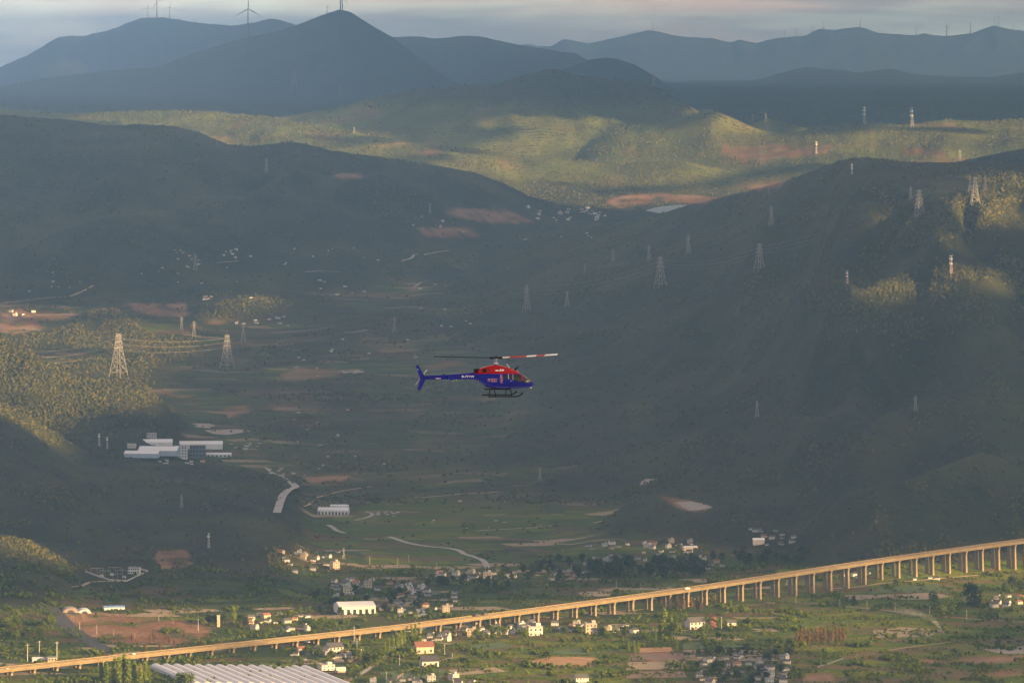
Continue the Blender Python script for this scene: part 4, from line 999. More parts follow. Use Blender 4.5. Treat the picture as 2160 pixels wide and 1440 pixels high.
for u, row, wpx, m, lb in ((148, 1290, 34, mat('beige_membrane', (.22, .18, .15)), 'beige domed storage tent on the red earth site'), (177, 1291, 28, mat('white_membrane', (.36, .37, .40)), 'white domed storage tent on the red earth site')):
    p = P(u, row); w = wpx * p[1] / F; o = empty('storage_tent', p, R(10)); b = MB()
    arc = [(w / 2 * math.cos(math.pi * k / 12), w * .30 * math.sin(math.pi * k / 12) ** .9) for k in range(13)]
    b.prism(arc, -14, 14); b.build('cover', m, o); b = MB(); b.prism([(x * .45, z * .6) for x, z in arc], -14.15, -14.02); b.build('opening', mat('tent_inside', (.05, .045, .04)), o); tag(o, lb, 'tent')
# white storage tank near the greenhouses
p = P(718, 1418); o = empty('white_tank', p, R(15)); b = MB(); kk = p[1] / F
b.tube((-11 * kk, 0, 4.2), (11 * kk, 0, 4.2), 4.4, n=20); b.build('vessel', M_white, o, smooth=False); b = MB(); b.box(-8 * kk, -6 * kk, -3, 3, -1, 1.6); b.box(6 * kk, 8 * kk, -3, 3, -1, 1.6); b.build('cradle', M_grey, o); tag(o, 'white cylindrical tank beside the greenhouse', 'tank')

# multi-span greenhouse
g0 = P(318, 1409); g1 = P(655, 1413); gv = (g1 - g0)[:2]; nb = 15; gw = np.linalg.norm(gv) / nb; gd = gv / np.linalg.norm(gv); ga = np.array([.34, -.94])
gh = empty('greenhouse', g0); tag(gh, 'pale plastic greenhouse of many curved bays at the lower left', 'greenhouse')
gdark = mat('greenhouse_gap', (.05, .05, .05))
for k in range(nb):
    b = MB(); rings = []; o0 = gd * gw * k
    nseg = 10
    for j in range(2):
        base = o0 + ga * (215 * j); rings.append([])
        for i in range(nseg + 1):
            t_ = i / nseg; h_ = 3.4 + 5.2 * math.sin(math.pi * (t_ * .92 + .04)) ** .8 * (1 - .35 * t_); q = base + gd * gw * (.02 + .96 * t_); rings[-1].append((q[0], q[1], h_))
        rings[-1] += [(rings[-1][-1][0], rings[-1][-1][1], 0), (rings[-1][0][0], rings[-1][0][1], 0)]
    b.loft(rings); b.build('roof_bay', M_film, gh)
    q = o0 + ga * 60 + gd * gw * .93; v = MB(); v.box(-1.2, 1.2, -2.5, 2.5, 0, 1.0); vo = v.build('vent', gdark, gh); vo.location = (q[0], q[1], 4.6)

# substation
ss = empty('substation', P(245, 1212)); tag(ss, 'fenced electrical substation on the slope at the lower left', 'substation'); S_p = np.array(ss.location)
def rel(u, r): q = P(u, r); return q - S_p
fence = [(180, 1206), (232, 1224), (268, 1226), (312, 1205), (285, 1198)]
for k in range(len(fence) - 1):
    a, c_ = rel(*fence[k]), rel(*fence[k + 1]); b = MB(); d = (c_ - a); l_ = math.hypot(d[0], d[1]); nx_, ny_ = -d[1] / l_ * .3, d[0] / l_ * .3
    b.add([(a[0] - nx_, a[1] - ny_, a[2] - 2), (c_[0] - nx_, c_[1] - ny_, c_[2] - 2), (c_[0] + nx_, c_[1] + ny_, c_[2] - 2), (a[0] + nx_, a[1] + ny_, a[2] - 2), (a[0] - nx_, a[1] - ny_, a[2] + 2.6), (c_[0] - nx_, c_[1] - ny_, c_[2] + 2.6), (c_[0] + nx_, c_[1] + ny_, c_[2] + 2.6), (a[0] + nx_, a[1] + ny_, a[2] + 2.6)],
          [(0, 3, 2, 1), (4, 5, 6, 7), (0, 1, 5, 4), (1, 2, 6, 5), (2, 3, 7, 6), (3, 0, 4, 7)]); b.build('perimeter_wall', M_white, ss)
for u, r_, wpx in ((205, 1209, 26), (222, 1214, 22), (243, 1207, 28), (258, 1213, 22), (248, 1221, 20)):
    q = rel(u, r_); w = wpx * .8; b = MB()
    for x in (-w / 2, 0, w / 2): b.tube((x, 0, -1), (x, 0, 9), .3, n=5)
    b.tube((-w / 2, 0, 8.8), (w / 2, 0, 8.8), .35, n=5); o = b.build('gantry', M_steel, ss); o.location = q
for u, r_ in ((215, 1216), (236, 1213), (262, 1219)):
    q = rel(u, r_); b = MB(); b.box(-3, 3, -2, 2, -1, 3.2); 
    for x in (-1.6, 0, 1.6): b.tube((x, 0, 3.2), (x, 0, 5), .3, n=6)
    o = b.build('transformer', M_white, ss); o.location = q
block('substation_building', 284, 1209, 24, 13, 12, 'white control building with one sunlit end at the substation', 'building', M_white, rz=-12, floors=2, cols=5)
# ------------------------------------------------------------------ pylons, masts, turbines, poles
def lattice_parts(h, wb, wt, arms, tw=.34):
    """tapering four-legged tower: meshes for four legs, bracing and cross arms"""
    legs = []
    def half(z):
        t_ = z / h; return (wb / 2) * (1 - t_) ** 1.35 + wt / 2
    for sx, sy in ((-1, -1), (1, -1), (1, 1), (-1, 1)):
        b = MB(); zs = np.linspace(0, h, 9)
        for k in range(8): b.tube((sx * half(zs[k]), sy * half(zs[k]), zs[k] - (2 if k == 0 else 0)), (sx * half(zs[k + 1]), sy * half(zs[k + 1]), zs[k + 1]), tw * (1.25 - .5 * k / 8), n=4, caps=k in (0, 7))
        legs.append(b.mesh('leg', M_steel))
    b = MB(); z = h * .12
    while z < h * .97:
        st = max(half(z) * 1.7, h * .05); z2 = min(z + st, h)
        for (ax_, ay_), (bx_, by_) in (((-1, -1), (1, -1)), ((1, -1), (1, 1)), ((1, 1), (-1, 1)), ((-1, 1), (-1, -1))):
            b.tube((ax_ * half(z), ay_ * half(z), z), (bx_ * half(z2), by_ * half(z2), z2), tw * .62, n=3, caps=False)
            b.tube((bx_ * half(z), by_ * half(z), z), (ax_ * half(z2), ay_ * half(z2), z2), tw * .62, n=3, caps=False)
            b.tube((ax_ * half(z), ay_ * half(z), z), (bx_ * half(z), by_ * half(z), z), tw * .62, n=3, caps=False)
        z = z2
    br = b.mesh('bracing', M_steel); am = []
    for z, l_ in arms:
        b = MB(); hw = half(z)
        for s_ in (-1, 1):
            for y in (-hw, hw): b.tube((s_ * hw, y, z), (s_ * l_, 0, z + .3), tw * .8, n=4); b.tube((s_ * hw, y, z + h * .035), (s_ * l_, 0, z + .3), tw * .7, n=4)
        am.append(b.mesh('crossarm', M_steel))
    return legs, br, am
INS = MB(); INS.tube((0, 0, 0), (0, 0, -2.8), .16, n=5); INS = INS.mesh('insulator', M_steel)
PY_A = lattice_parts(60, 15, 4.2, [(40, 10), (48, 8.5), (56, 7.0)])
PY_B = lattice_parts(60, 11, 2.6, [(44, 7.5), (50, 9), (57, 6)], .3)
PY_C = lattice_parts(60, 12, 3.0, [(50, 10), (58, 11)], .36)
def pylon(u, rb, rt, label, kind='A', rz=None, dmin=0, group=None):
    p = P(u, rb, dmin); hgt = (rb - rt) * p[1] / F; legs, br, am = {'A': PY_A, 'B': PY_B, 'C': PY_C}[kind]
    o = empty('pylon', p, R(random.uniform(-20, 60)) if rz is None else R(rz), hgt / 60)
    for l_ in legs: link('leg', l_, o)
    link('bracing', br, o)
    for a, (l_, z_a) in zip(am, {'A': [(10, 40), (8.5, 48), (7, 56)], 'B': [(7.5, 44), (9, 50), (6, 57)], 'C': [(10, 50), (11, 58)]}[kind]):
        ca = link('crossarm', a, o)
        for s_ in (-1, 1): link('insulator', INS, ca, (s_ * l_, 0, z_a + .3))
    tag(o, label, 'pylon', group); o['top'] = hgt; return o
py1 = pylon(250, 796, 703, 'tall golden sunlit pylon on the wooded spur at the left', 'A', rz=60)
py2 = pylon(479, 778, 705, 'pylon right of the golden one with its foot in shadow', 'A', rz=55)
pylon(383, 697, 668, 'short pylon with pale hut roof behind the golden pylon', 'B')
pylon(409, 713, 677, 'slim pylon between the golden pylon and its neighbour', 'B')
pylon(513, 722, 683, 'small white pylon in the dark valley beyond the golden one', 'C')
pylon(412, 572, 535, 'faint pylon by the far hamlet on the left slope', 'B')
pylon(562, 366, 334, 'white glowing pylon on the dark left ridge', 'C')
pylon(907, 451, 429, 'small pale pylon on the terraces below the left ridge', 'C')
pyR = [pylon(1111, 656, 600, 'white pylon lowest on the power line up the right slope', 'B', rz=30), pylon(1393, 606, 541, 'tall pylon standing on the sunlit brow of the right slope', 'A', rz=30),
       pylon(1602, 572, 513, 'pylon with wide arms halfway up the right slope', 'A', rz=30), pylon(1939, 460, 400, 'big pylon on the sunlit knoll high on the right slope', 'A', rz=30)]
pylon(1196, 648, 613, 'squat pylon beside the sunlit brow', 'C'); pylon(1234, 574, 556, 'tiny white pylon mid slope', 'B'); pylon(1293, 552, 525, 'very faint pylon in the shaded slope', 'B')
pyQ = [pylon(1369, 552, 517, 'small pylon on the back line left of the second', 'B', rz=30), pylon(1452, 537, 494, 'second pylon on the back line of the right slope', 'B', rz=30), pylon(1627, 478, 434, 'slender pylon at the edge of the sunlit band', 'B', rz=30), pylon(1921, 424, 393, 'pale pylon behind the big one on the knoll', 'B', rz=30)]
pylon(1622, 410, 392, 'tiny pylon on the ridge line above the right slope', 'C'); pylon(2057, 432, 373, 'tall pylon among trees near the right ridge top', 'A'); pylon(2046, 408, 371, 'left of the two small pylons near the right ridge top', 'B'); pylon(2078, 404, 370, 'right of the two small pylons near the right ridge top', 'B')
pylon(1379, 187, 155, 'distant pylon on the shoulder of the green hill', 'C'); pylon(1587, 258, 240, 'left of two faint pylons behind the small hill', 'C'); pylon(1615, 258, 240, 'right of two faint pylons behind the small hill', 'C')
pylon(40, 188, 168, 'white pylon on the far left mountain foot', 'C'); pylon(621, 190, 146, 'very faint pylon on the central peak flank', 'C'); pylon(718, 205, 175, 'faint pylon low on the central peak', 'C'); pylon(747, 282, 268, 'tiny pylon on the sunlit plateau edge', 'C')
pylon(832, 702, 668, 'faint grey pylon in the valley above the helicopter tail', 'B'); pylon(1139, 1015, 985, 'barely visible pylon on the dark slope under the helicopter', 'B'); pylon(1597, 882, 845, 'thin pylon on the lower right brow', 'B'); pylon(1931, 870, 835, 'thin pylon right of the lower brow', 'B')
pylon(383, 1072, 1042, 'faint pylon on the dark hill above the substation', 'B'); pylon(459, 308, 290, 'tiny pylon on the crest of the dark left ridge', 'B'); pylon(2025, 338, 317, 'small pale pylon behind the right ridge crest', 'C', dmin=12000)
pylon(725, 1180, 1155, 'faint pylon beside the hillside hamlet', 'B')

M_rw = mat('mast_red', (.40, .20, .13)); M_lit = mat('mast_white', (.75, .72, .66))
def mast(u, rb, rt, label, style='dish', dmin=0):
    p = P(u, rb, dmin); hgt = (rb - rt) * p[1] / F; o = empty('radio_mast', p, R(random.uniform(0, 60)), hgt / 40); tw = .42
    for sx, sy in ((-1, -1), (1, -1), (0, 1.2)):
        b = MB(); b.tube((sx * 3.2, sy * 3.2, -3), (sx * .9, sy * .9, 38), tw, tw * .7, n=4); b.build('leg', M_steel if style != 'redwhite' else M_rw, o)
    b = MB(); q = [(-1, -1), (1, -1), (0, 1.2)]; z = 3
    while z < 36:
        s1, s2 = 3.2 - 2.3 * z / 38, 3.2 - 2.3 * min(z + 4, 38) / 38
        for k in range(3): b.tube((q[k][0] * s1, q[k][1] * s1, z), (q[(k + 1) % 3][0] * s2, q[(k + 1) % 3][1] * s2, z + 4), .24, n=3, caps=False)
        z += 4
    b.build('bracing', M_lit, o)
    for z in ((31, 22) if style != 'plain' else (30,)):
        b = MB(); b.tube((0, 0, z), (0, 0, z + 1.6), 3.4, n=10); b.build('platform', M_lit, o)
        for a in (0.3, 2.4, 4.5):
            b = MB(); b.box(-.5, .5, -.5, .5, z + 1.6, z + 4.6); d_ = b.build('antenna', M_lit, o); d_.location = (2.9 * math.cos(a), 2.9 * math.sin(a), 0)
    b = MB(); b.tube((0, 0, 37), (0, 0, 40), .5, .3); b.tube((0, 0, 37.6), (-4.5, 0, 40), .6, .4); b.tube((0, 0, 37.6), (4.5, 0, 40), .6, .4); b.build('top_arms', M_lit, o)
    return tag(o, label, 'mast')
mast(1823, 263, 226, 'bright white radio mast on the far plateau'); mast(1923, 269, 227, 'greyish radio mast right of the bright one on the plateau')
mast(1787, 600, 571, 'red and white mast behind the sunlit wood', 'redwhite'); mast(2006, 581, 538, 'red and white mast on the small sunlit knoll', 'redwhite')
mast(1797, 369, 345, 'yellowish mast near the top of the right ridge'); mast(1722, 326, 299, 'thin red mast on the red earth field', 'plain'); mast(440, 1157, 1124, 'thin mast on the lit brow above the substation', 'plain')
mast(209, 944, 914, 'sunlit slim mast left of the factory', 'plain'); mast(226, 948, 921, 'shaded slim mast left of the factory', 'plain')

def wire(a, b_, sag, label, group, r=.11):
    n = 22; pts = [Vector(a).lerp(Vector(b_), k / n) - Vector((0, 0, sag * 4 * (k / n) * (1 - k / n))) for k in range(n + 1)]
    m = MB(); c0 = Vector(a)
    for k in range(n): m.tube(pts[k] - c0, pts[k + 1] - c0, r, n=4, caps=False)
    o = m.build('power_cable', M_steel); o.location = c0; return tag(o, label, 'cable', group)
def tip(py, arm, side):
    zz, l_ = ((40, 10), (48, 8.5), (56, 7.0))[arm]; s_ = py.scale[0]; a = py.rotation_euler.z
    return (py.location.x + side * l_ * s_ * math.cos(a), py.location.y + side * l_ * s_ * math.sin(a), py.location.z + (zz - 2.4) * s_)
TIER = ['lowest', 'middle', 'highest']; NF = {-1: 'inner', 1: 'outer'}; SP = ['lowest', 'middle', 'uppermost']
for arm in range(3):
    for side in (-1, 1):
        wire(tip(py1, arm, side), tip(py2, arm, side), 9, f'{TIER[arm]} {NF[side]} power cable from the golden pylon to its right neighbour', 'cables right of the golden pylon')
        q = tip(py1, arm, side); wire(q, (q[0] - 260, q[1] - 700, q[2] + 25), 22, f'{TIER[arm]} {NF[side]} power cable sweeping left from the golden pylon', 'cables left of the golden pylon')
for line, ph in ((pyR, 'front'), (pyQ, 'back')):
    for i in range(3):
        for arm in range(3):
            wire(tip(line[i], arm, 1), tip(line[i + 1], arm, 1), 16, f'{TIER[arm]} power cable on the {SP[i]} span of the {ph} line climbing the right slope', f'cables of the {ph} line')

M_turb = mat('turbine_white', (.15, .155, .16), rough=.5)
M_tgrey = mat('turbine_blade', (.15, .155, .16), rough=.5)
tb = MB(); tb.tube((0, 0, -4), (0, 0, 100), 2.4, 1.5, n=12); T_tower = tb.mesh('tower', M_turb, True)
tb = MB(); tb.loft([[(x * s_, y_, z * s_ + 101.5) for x, z in ((-1.8, -1.8), (1.8, -1.8), (2.0, 1.4), (0, 2.1), (-2.0, 1.4))] for y_, s_ in ((-5, .75), (-3, 1), (6, 1), (8, .7))]); T_nac = tb.mesh('nacelle', M_turb)
tb = MB(); tb.loft([[(1.9 * s_ * math.cos(a * .785), y_, 101.5 + 1.9 * s_ * math.sin(a * .785)) for a in range(8)] for y_, s_ in ((-5, 1), (-6.6, .95), (-8, .4))]); T_hub = tb.mesh('hub', M_turb)
tb = MB(); tb.loft([[(c_ * .5, -.25 * k_, z), (c_ * .1, -.6 * k_, z), (-c_ * .5, 0, z), (c_ * .1, .6 * k_, z)] for z, c_, k_ in ((1, 2.0, 1.2), (6, 2.4, 1), (11, 3.8, .8), (28, 2.5, .5), (48, 1.3, .3), (56, .4, .12))]); T_bl = tb.mesh('blade', M_tgrey)
def turbine(u, rb, rh, label, rz, spin, dmin=0, group=None):
    p = P(u, rb, dmin); s_ = (rb - rh) * p[1] / F / 101.5; o = empty('wind_turbine', p, R(rz), s_)
    if rb - rh < 40: o.scale = (s_ * (2.2 if u > 1000 else 1.8),) * 2 + (s_,)
    link('tower', T_tower, o); link('nacelle', T_nac, o); hb_ = link('hub', T_hub, o)
    for k in range(3): link('blade', T_bl, hb_, (0, -6, 101.5), (0, R(spin + 120 * k), 0))
    return tag(o, label, 'wind turbine', group)
turbine(285, 46, 33, 'small leftmost wind turbine of the left mountain top', 30, 20, 45000)
turbine(312, 39, 17, 'second wind turbine on the left mountain top', 15, 0, 45000)
turbine(331, 38, 2, 'tallest wind turbine of the left mountain top, blade sideways', 10, 75, 45000)
turbine(358, 40, 16, 'third sized wind turbine right of the tallest', 20, 5, 45000)
turbine(409, 50, 42, 'half hidden wind turbine behind the left mountain crest', 25, 95, 45000)
turbine(523, 80, 19, 'large near wind turbine on the flank of the central peak', 12, 0, 34000)
turbine(718, 23, -8, 'wind turbine on the very summit of the central peak, cut by the frame', 20, 60, 34000)
turbine(722, 23, -4, 'second wind turbine behind the summit one', 40, 30, 34000)
turbine(690, 30, 14, 'faint wind turbine left of the central summit', 70, 10, 34000)
for u, rb, rh, lb in ((1377, 66, 50, 'wind turbine on the far rounded summit'), (1243, 94, 80, 'faint wind turbine left on the far range'), (1463, 81, 68, 'faint wind turbine right of the far rounded summit'), (1655, 81, 66, 'wind turbine before the first far peak'),
                      (1679, 78, 63, 'wind turbine just left of the first far peak'), (1714, 69, 54, 'faint wind turbine on the rise of the first far peak'), (1737, 64, 47, 'wind turbine on top of the first far peak'), (1815, 58, 42, 'wind turbine on the second far peak'),
                      (1932, 76, 58, 'wind turbine in the saddle right of the second far peak'), (1997, 79, 54, 'tall wind turbine in the deep far saddle'), (2047, 72, 50, 'wind turbine left of the last far peak'), (2098, 55, 40, 'left wind turbine on the last far peak'),
                      (2107, 57, 35, 'tall right wind turbine on the last far peak'), (2137, 65, 50, 'wind turbine falling away right of the last peak'), (2149, 67, 56, 'smallest wind turbine at the right frame edge')):
    turbine(u, rb, rh, lb, random.uniform(60, 85), random.uniform(0, 60), 68000)

M_pole = mat('pole_concrete', (.48, .45, .41))
pb_ = MB(); pb_.tube((0, 0, -1), (0, 0, 10), .2, .14, n=6); PO_s = pb_.mesh('shaft', M_pole); pb_ = MB(); pb_.box(-1.1, 1.1, -.08, .08, 9.2, 9.4); PO_c = pb_.mesh('crossbar', M_steel)
PL = []
def pole(u, rb, rt, label, group):
    p = P(u, rb); o = empty('utility_pole', p, R(random.uniform(-40, 40)), (rb - rt) * p[1] / F / 10); link('shaft', PO_s, o); link('crossbar', PO_c, o); tag(o, label, 'pole', group); PL.append(('', label, u, o))
for u, rb, rt in ((1679, 1273, 1255), (1770, 1279, 1262), (1829, 1285, 1266), (1888, 1291, 1271), (1961, 1295, 1276), (2039, 1306, 1286), (2109, 1309, 1291)): pole(u, rb, rt, 'utility pole in the line along the track below the piers', 'poles below the piers')
for u, rb, rt in ((780, 1190, 1172), (839, 1192, 1176), (862, 1185, 1170), (921, 1201, 1186), (1187, 1168, 1156), (1300, 1240, 1222), (1352, 1242, 1228)): pole(u, rb, rt, 'thin utility pole standing in the shaded fields behind the viaduct', 'poles behind the viaduct')
for u, rb, rt in ((58, 1398, 1357), (83, 1390, 1350), (120, 1394, 1352)): pole(u, rb, rt, 'tall lamp pole at the roadside depot', 'depot poles')
for u, rb, rt in ((168, 1330, 1312), (204, 1336, 1318), (240, 1340, 1327), (284, 1345, 1335), (335, 1310, 1296), (365, 1316, 1305), (418, 1330, 1304)): pole(u, rb, rt, 'thin pole around the red earth site', 'poles at the earth site')
for u, rb, rt in ((747, 1352, 1320), (753, 1368, 1345), (843, 1402, 1380), (938, 1380, 1358), (954, 1394, 1377), (815, 1438, 1415), (850, 1438, 1424), (1034, 1322, 1302), (1522, 1326, 1300), (1660, 1429, 1405), (1660, 1240, 1222)): pole(u, rb, rt, 'pale utility pole among the foreground fields and houses', 'foreground poles')
by_ = {}
for _, l_, u_, o_ in PL: by_.setdefault(l_, []).append((u_, o_))
for l_, q_ in by_.items():
    for i, (u_, o_) in enumerate(sorted(q_, key=lambda t_: t_[0])): o_['label'] = f'{l_}, {ORD[i]}'
b = MB(); p = P(461, 1321); b.box(-2.2, 2.2, -2.2, 2.2, -1, 17); o = empty('brick_chimney', p); b.build('shaft', M_cream, o); b = MB(); b.box(-2.7, 2.7, -2.7, 2.7, 17.003, 18.2); b.build('cap', M_grey, o); tag(o, 'square cream chimney beside the tall tree at the viaduct', 'chimney')
# ------------------------------------------------------------------ helicopter
M_hb = mat('helicopter_blue', (0.0, 0.004, 0.15), rough=.22, spec=.2); M_hr = mat('helicopter_red', (0.29, 0.0, 0.002), rough=.22, spec=.22)
M_hk = mat('helicopter_black', (.004, .004, .0045), rough=.5, spec=.15); M_hw = mat('helicopter_white', (.78, .77, .76), rough=.4); M_hg = mat('helicopter_glass', (.010, .013, .013), rough=.08, spec=.3)
M_hs = mat('helicopter_windscreen', (.035, .033, .022), rough=.08, spec=.35); M_hy = mat('glare_yellow', (.50, .46, .15), rough=.6); M_hp = mat('decal_pink', (.36, .20, .28), rough=.5); M_hm = mat('decal_crimson', (.12, .015, .03), rough=.5); M_hms = mat('bare_metal', (.45, .45, .46), rough=.35, metal=.6)
M_bred = mat('blade_red', (.42, .025, .03), rough=.4)
HS = 1.0
heli = empty('helicopter'); HEAD = R(14)
hd = F / 24.8
heli.location = ((1046 - 1080) / F * hd, hd, H - (819.5 - YH) / F * hd); heli.rotation_euler = (0, R(0.6), HEAD)
tag(heli, 'small blue helicopter with red roof and skids flying across the valley', 'helicopter')
_x = [-1.95, -1.6, -1.2, -.65, 0, .5, .9, 1.3, 1.7, 1.95, 2.3, 2.7, 2.95, 3.15, 3.3, 3.37]
_zb = [.82, .68, .36, .11, .02, .0, .0, .0, .01, .02, .04, .07, .10, .15, .23, .31]
_zt = [1.38, 1.42, 1.45, 1.47, 1.52, 1.64, 1.70, 1.67, 1.56, 1.45, 1.20, .92, .76, .63, .52, .42]
_hw = [.29, .42, .57, .70, .76, .78, .78, .77, .75, .72, .65, .53, .43, .32, .18, .06]
def sec(x): return np.interp(x, _x, _zb), np.interp(x, _x, _zt), np.interp(x, _x, _hw)
def side_y(x, z):
    zb, zt, hw = sec(x); zm, zh = (zb + zt) / 2, (zt - zb) / 2; q = min(abs((z - zm) / zh), 1.0); return hw * (1 - q ** 2.5) ** (1 / 2.3)
SPL = 1.30
def ring(x, lo):
    zb, zt, hw = sec(x); sp = min(SPL, zt - .012); nn = 11
    if lo: zs = [zb + (sp - zb) * (0.5 - 0.5 * math.cos(math.pi * k / (2 * (nn - 1)) * 2)) if False else zb + (sp - zb) * math.sin(math.pi / 2 * k / (nn - 1)) ** 1.6 for k in range(nn)]
    else: zs = [sp + (zt - sp) * math.sin(math.pi / 2 * k / (nn - 1)) for k in range(nn)]
    r_ = [(x, -side_y(x, z), z) for z in zs]; return r_
xs = np.r_[np.linspace(-1.95, 2.9, 40), np.linspace(2.95, 3.37, 10)]
def shell(lo):
    b = MB(); rings = []
    for x in xs:
        r_ = ring(x, lo); m_ = [(a, -bb, c) for a, bb, c in r_]
        rings.append(r_ + m_[::-1] if not lo else (m_[::-1] + r_))
    b.loft(rings, closed=False, cap=False)
    return b
lower = shell(True); lower.add([(xs[0], y, z) for _, y, z in (ring(xs[0], True) + ring(xs[0], False)[1:])] + [(xs[0], -y, z) for _, y, z in (ring(xs[0], True) + ring(xs[0], False)[1:])[::-1]], [tuple(range(42))])
fus = lower.build('fuselage', M_hb, heli, smooth=True)
up = MB(); rings = []
for x in xs[xs < 2.25]:
    r_ = ring(x, False); rings.append(r_ + [(a, -bb, c) for a, bb, c in r_][::-1])
up.loft(rings, closed=False, cap=False); roof_h = up.build('cabin_roof', M_hr, heli, smooth=True)
# engine cowling
cw = MB(); cx_ = [(-1.62, 1.58, .28), (-1.5, 1.70, .40), (-1.2, 1.82, .47), (-.8, 1.92, .50), (-.35, 2.02, .50), (0, 2.05, .50), (.3, 2.0, .48), (.7, 1.9, .44), (1.1, 1.79, .36), (1.45, 1.69, .24), (1.7, 1.57, .08)]
cw.loft([[(x, w_ * math.cos(a), 1.30 + (zt_ - 1.30) * max(math.sin(a), 0) ** .75) for a in np.linspace(0, math.pi, 17)] for x, zt_, w_ in cx_], closed=True)
cow = cw.build('engine_cowling', M_hr, heli, smooth=True)
def cow_y(x, z):
    zt_ = np.interp(x, [c[0] for c in cx_], [c[1] for c in cx_]); w_ = np.interp(x, [c[0] for c in cx_], [c[2] for c in cx_]); sn = np.clip((z - 1.30) / (zt_ - 1.30), 0, 1) ** (1 / .75); return w_ * math.sqrt(max(1 - sn * sn, 0))
ex = MB(); ex.tube((-1.95, 0, 1.50), (-1.45, 0, 1.52), .20, .22, n=14); ex.build('exhaust', M_hk, heli)
def panel(name, poly, m, parent, yf=side_y, off=.012, n=6, sides=(-1, 1)):
    """quad patch (4 corner x,z) hugging the body side"""
    out = []
    for sd in sides:
        b = MB(); (x0, z0), (x1, z1), (x2, z2), (x3, z3) = poly; rows = []
        for i in range(n + 1):
            t_ = i / n; r_ = []
            for j in range(n + 1):
                s_ = j / n; x = (x0 * (1 - s_) + x1 * s_) * (1 - t_) + (x3 * (1 - s_) + x2 * s_) * t_; z = (z0 * (1 - s_) + z1 * s_) * (1 - t_) + (z3 * (1 - s_) + z2 * s_) * t_
                r_.append((x, sd * (yf(x, z) + off), z))
            rows.append(r_)
        b.loft(rows, closed=False, cap=False); out.append(b.build(name, m, parent, smooth=True))
    return out
panel('window', [(.50, .93), (.86, .93), (.86, 1.22), (.52, 1.20)], M_hg, heli)
panel('window', [(.93, .90), (1.25, .90), (1.25, 1.25), (.93, 1.24)], M_hg, heli)
panel('door_window', [(1.33, .82), (2.08, .52), (2.02, 1.27), (1.33, 1.27)], M_hg, heli)
panel('window_frame', [(.88, .86), (.92, .86), (.92, 1.28), (.88, 1.28)], M_hms, heli, off=.016, n=3)
panel('window_frame', [(1.28, .78), (1.31, .78), (1.31, 1.28), (1.28, 1.28)], M_hms, heli, off=.016, n=3)
panel('door_pillar', [(2.10, .75), (2.20, .75), (2.13, 1.25), (2.02, 1.29)], M_hr, heli, off=.014, n=4)
for xs_ in (.44, 1.29, 2.13): panel('door_seam', [(xs_ - .008, .24), (xs_ + .008, .24), (xs_ + .008, 1.28), (xs_ - .008, 1.28)], M_hk, fus, off=.010, n=5)
for x0_, x1_ in ((.45, 1.28), (1.30, 2.12)): panel('door_seam', [(x0_, .235), (x1_, .235), (x1_, .25), (x0_, .25)], M_hk, fus, off=.010, n=6)
panel('door_handle', [(1.22, .70), (1.08, .70), (1.08, .73), (1.22, .73)], M_hms, fus, off=.014, n=2)
# windscreen wraps over the nose
ws = MB(); rows = []
for x in np.linspace(2.22, 3.0, 14):
    zb, zt, hw = sec(x); zl = np.interp(x, [2.22, 2.4, 2.75, 3.0], [.80, .50, .46, .66]); zl = min(zl, zt - .02)
    zs = [zl + (zt - zl) * math.sin(math.pi / 2 * k / 8) for k in range(9)]; r_ = [(x, -(side_y(x, z) + .014 * (z < zt - .01)), z + .012) for z in zs]; rows.append(r_ + [(a, -bb, c) for a, bb, c in r_][::-1])
ws.loft(rows, closed=False, cap=False); wsc = ws.build('windscreen', M_hs, heli, smooth=True)
panel('glare_patch', [(2.52, .60), (2.86, .66), (2.88, .73), (2.50, .70)], M_hy, wsc, off=.022, n=4)  # yellow glare painted as a patch on the windscreen
fr = MB(); prev = None
for x in np.linspace(2.0, 3.0, 12):
    q = (x, 0, sec(x)[1] + .02)
    if prev: fr.tube(prev, q, .035, n=6)
    prev = q
fr.build('windscreen_frame', M_hk, wsc)
nl = MB(); nl.tube((2.98, -.1, .08), (3.12, -.1, .10), .09, n=10); nl.build('landing_light', M_hms, heli)
# tail
bo = MB(); bo.loft([[(x, r_ * .82 * math.cos(a), z + r_ * math.sin(a)) for a in np.linspace(0, 2 * math.pi, 18, endpoint=False)] for x, z, r_ in ((-1.5, 1.12, .37), (-1.95, 1.10, .31), (-2.6, 1.07, .265), (-4.0, 1.02, .225), (-6.35, .97, .17))]); boom = bo.build('tail_boom', M_hb, heli, smooth=True)
def boom_y(x, z):
    r_ = np.interp(-x, [1.5, 1.95, 2.6, 4.0, 6.35], [.37, .31, .265, .225, .17]); zc_ = np.interp(-x, [1.5, 1.95, 2.6, 4.0, 6.35], [1.12, 1.10, 1.07, 1.02, .97]); return .82 * math.sqrt(max(r_ * r_ - (z - zc_) ** 2, 0))
fb = MB(); fb.prism([(-7.06, 2.04), (-6.78, 2.05), (-6.58, 1.63), (-6.28, 1.2), (-6.12, .93), (-6.2, .72), (-6.56, -.02), (-6.89, -.02), (-6.72, .54), (-6.64, .85), (-6.82, 1.35)][::-1], -.05, .05); fin = fb.build('tail_fin', M_hb, heli)
sb = MB(); sb.prism([(-4.35, 1.0), (-3.95, .99), (-3.95, .95), (-4.35, .96)], -1.05, 1.05); sb.build('stabilizer', M_hb, heli)
for y in (-1.06, 1.06):
    e = MB(); e.prism([(-4.45, 1.2), (-4.2, 1.2), (-3.95, .8), (-4.3, .8)], y - .015, y + .015); e.build('end_plate', M_hb, heli)
M_trb = mat('tail_blade', (.30, .30, .30), rough=.5)
tk = MB(); tk.tube((-6.3, .1, .97), (-6.45, .36, .97), .07, n=8); trh = tk.build('tail_rotor_hub', M_hms, heli)
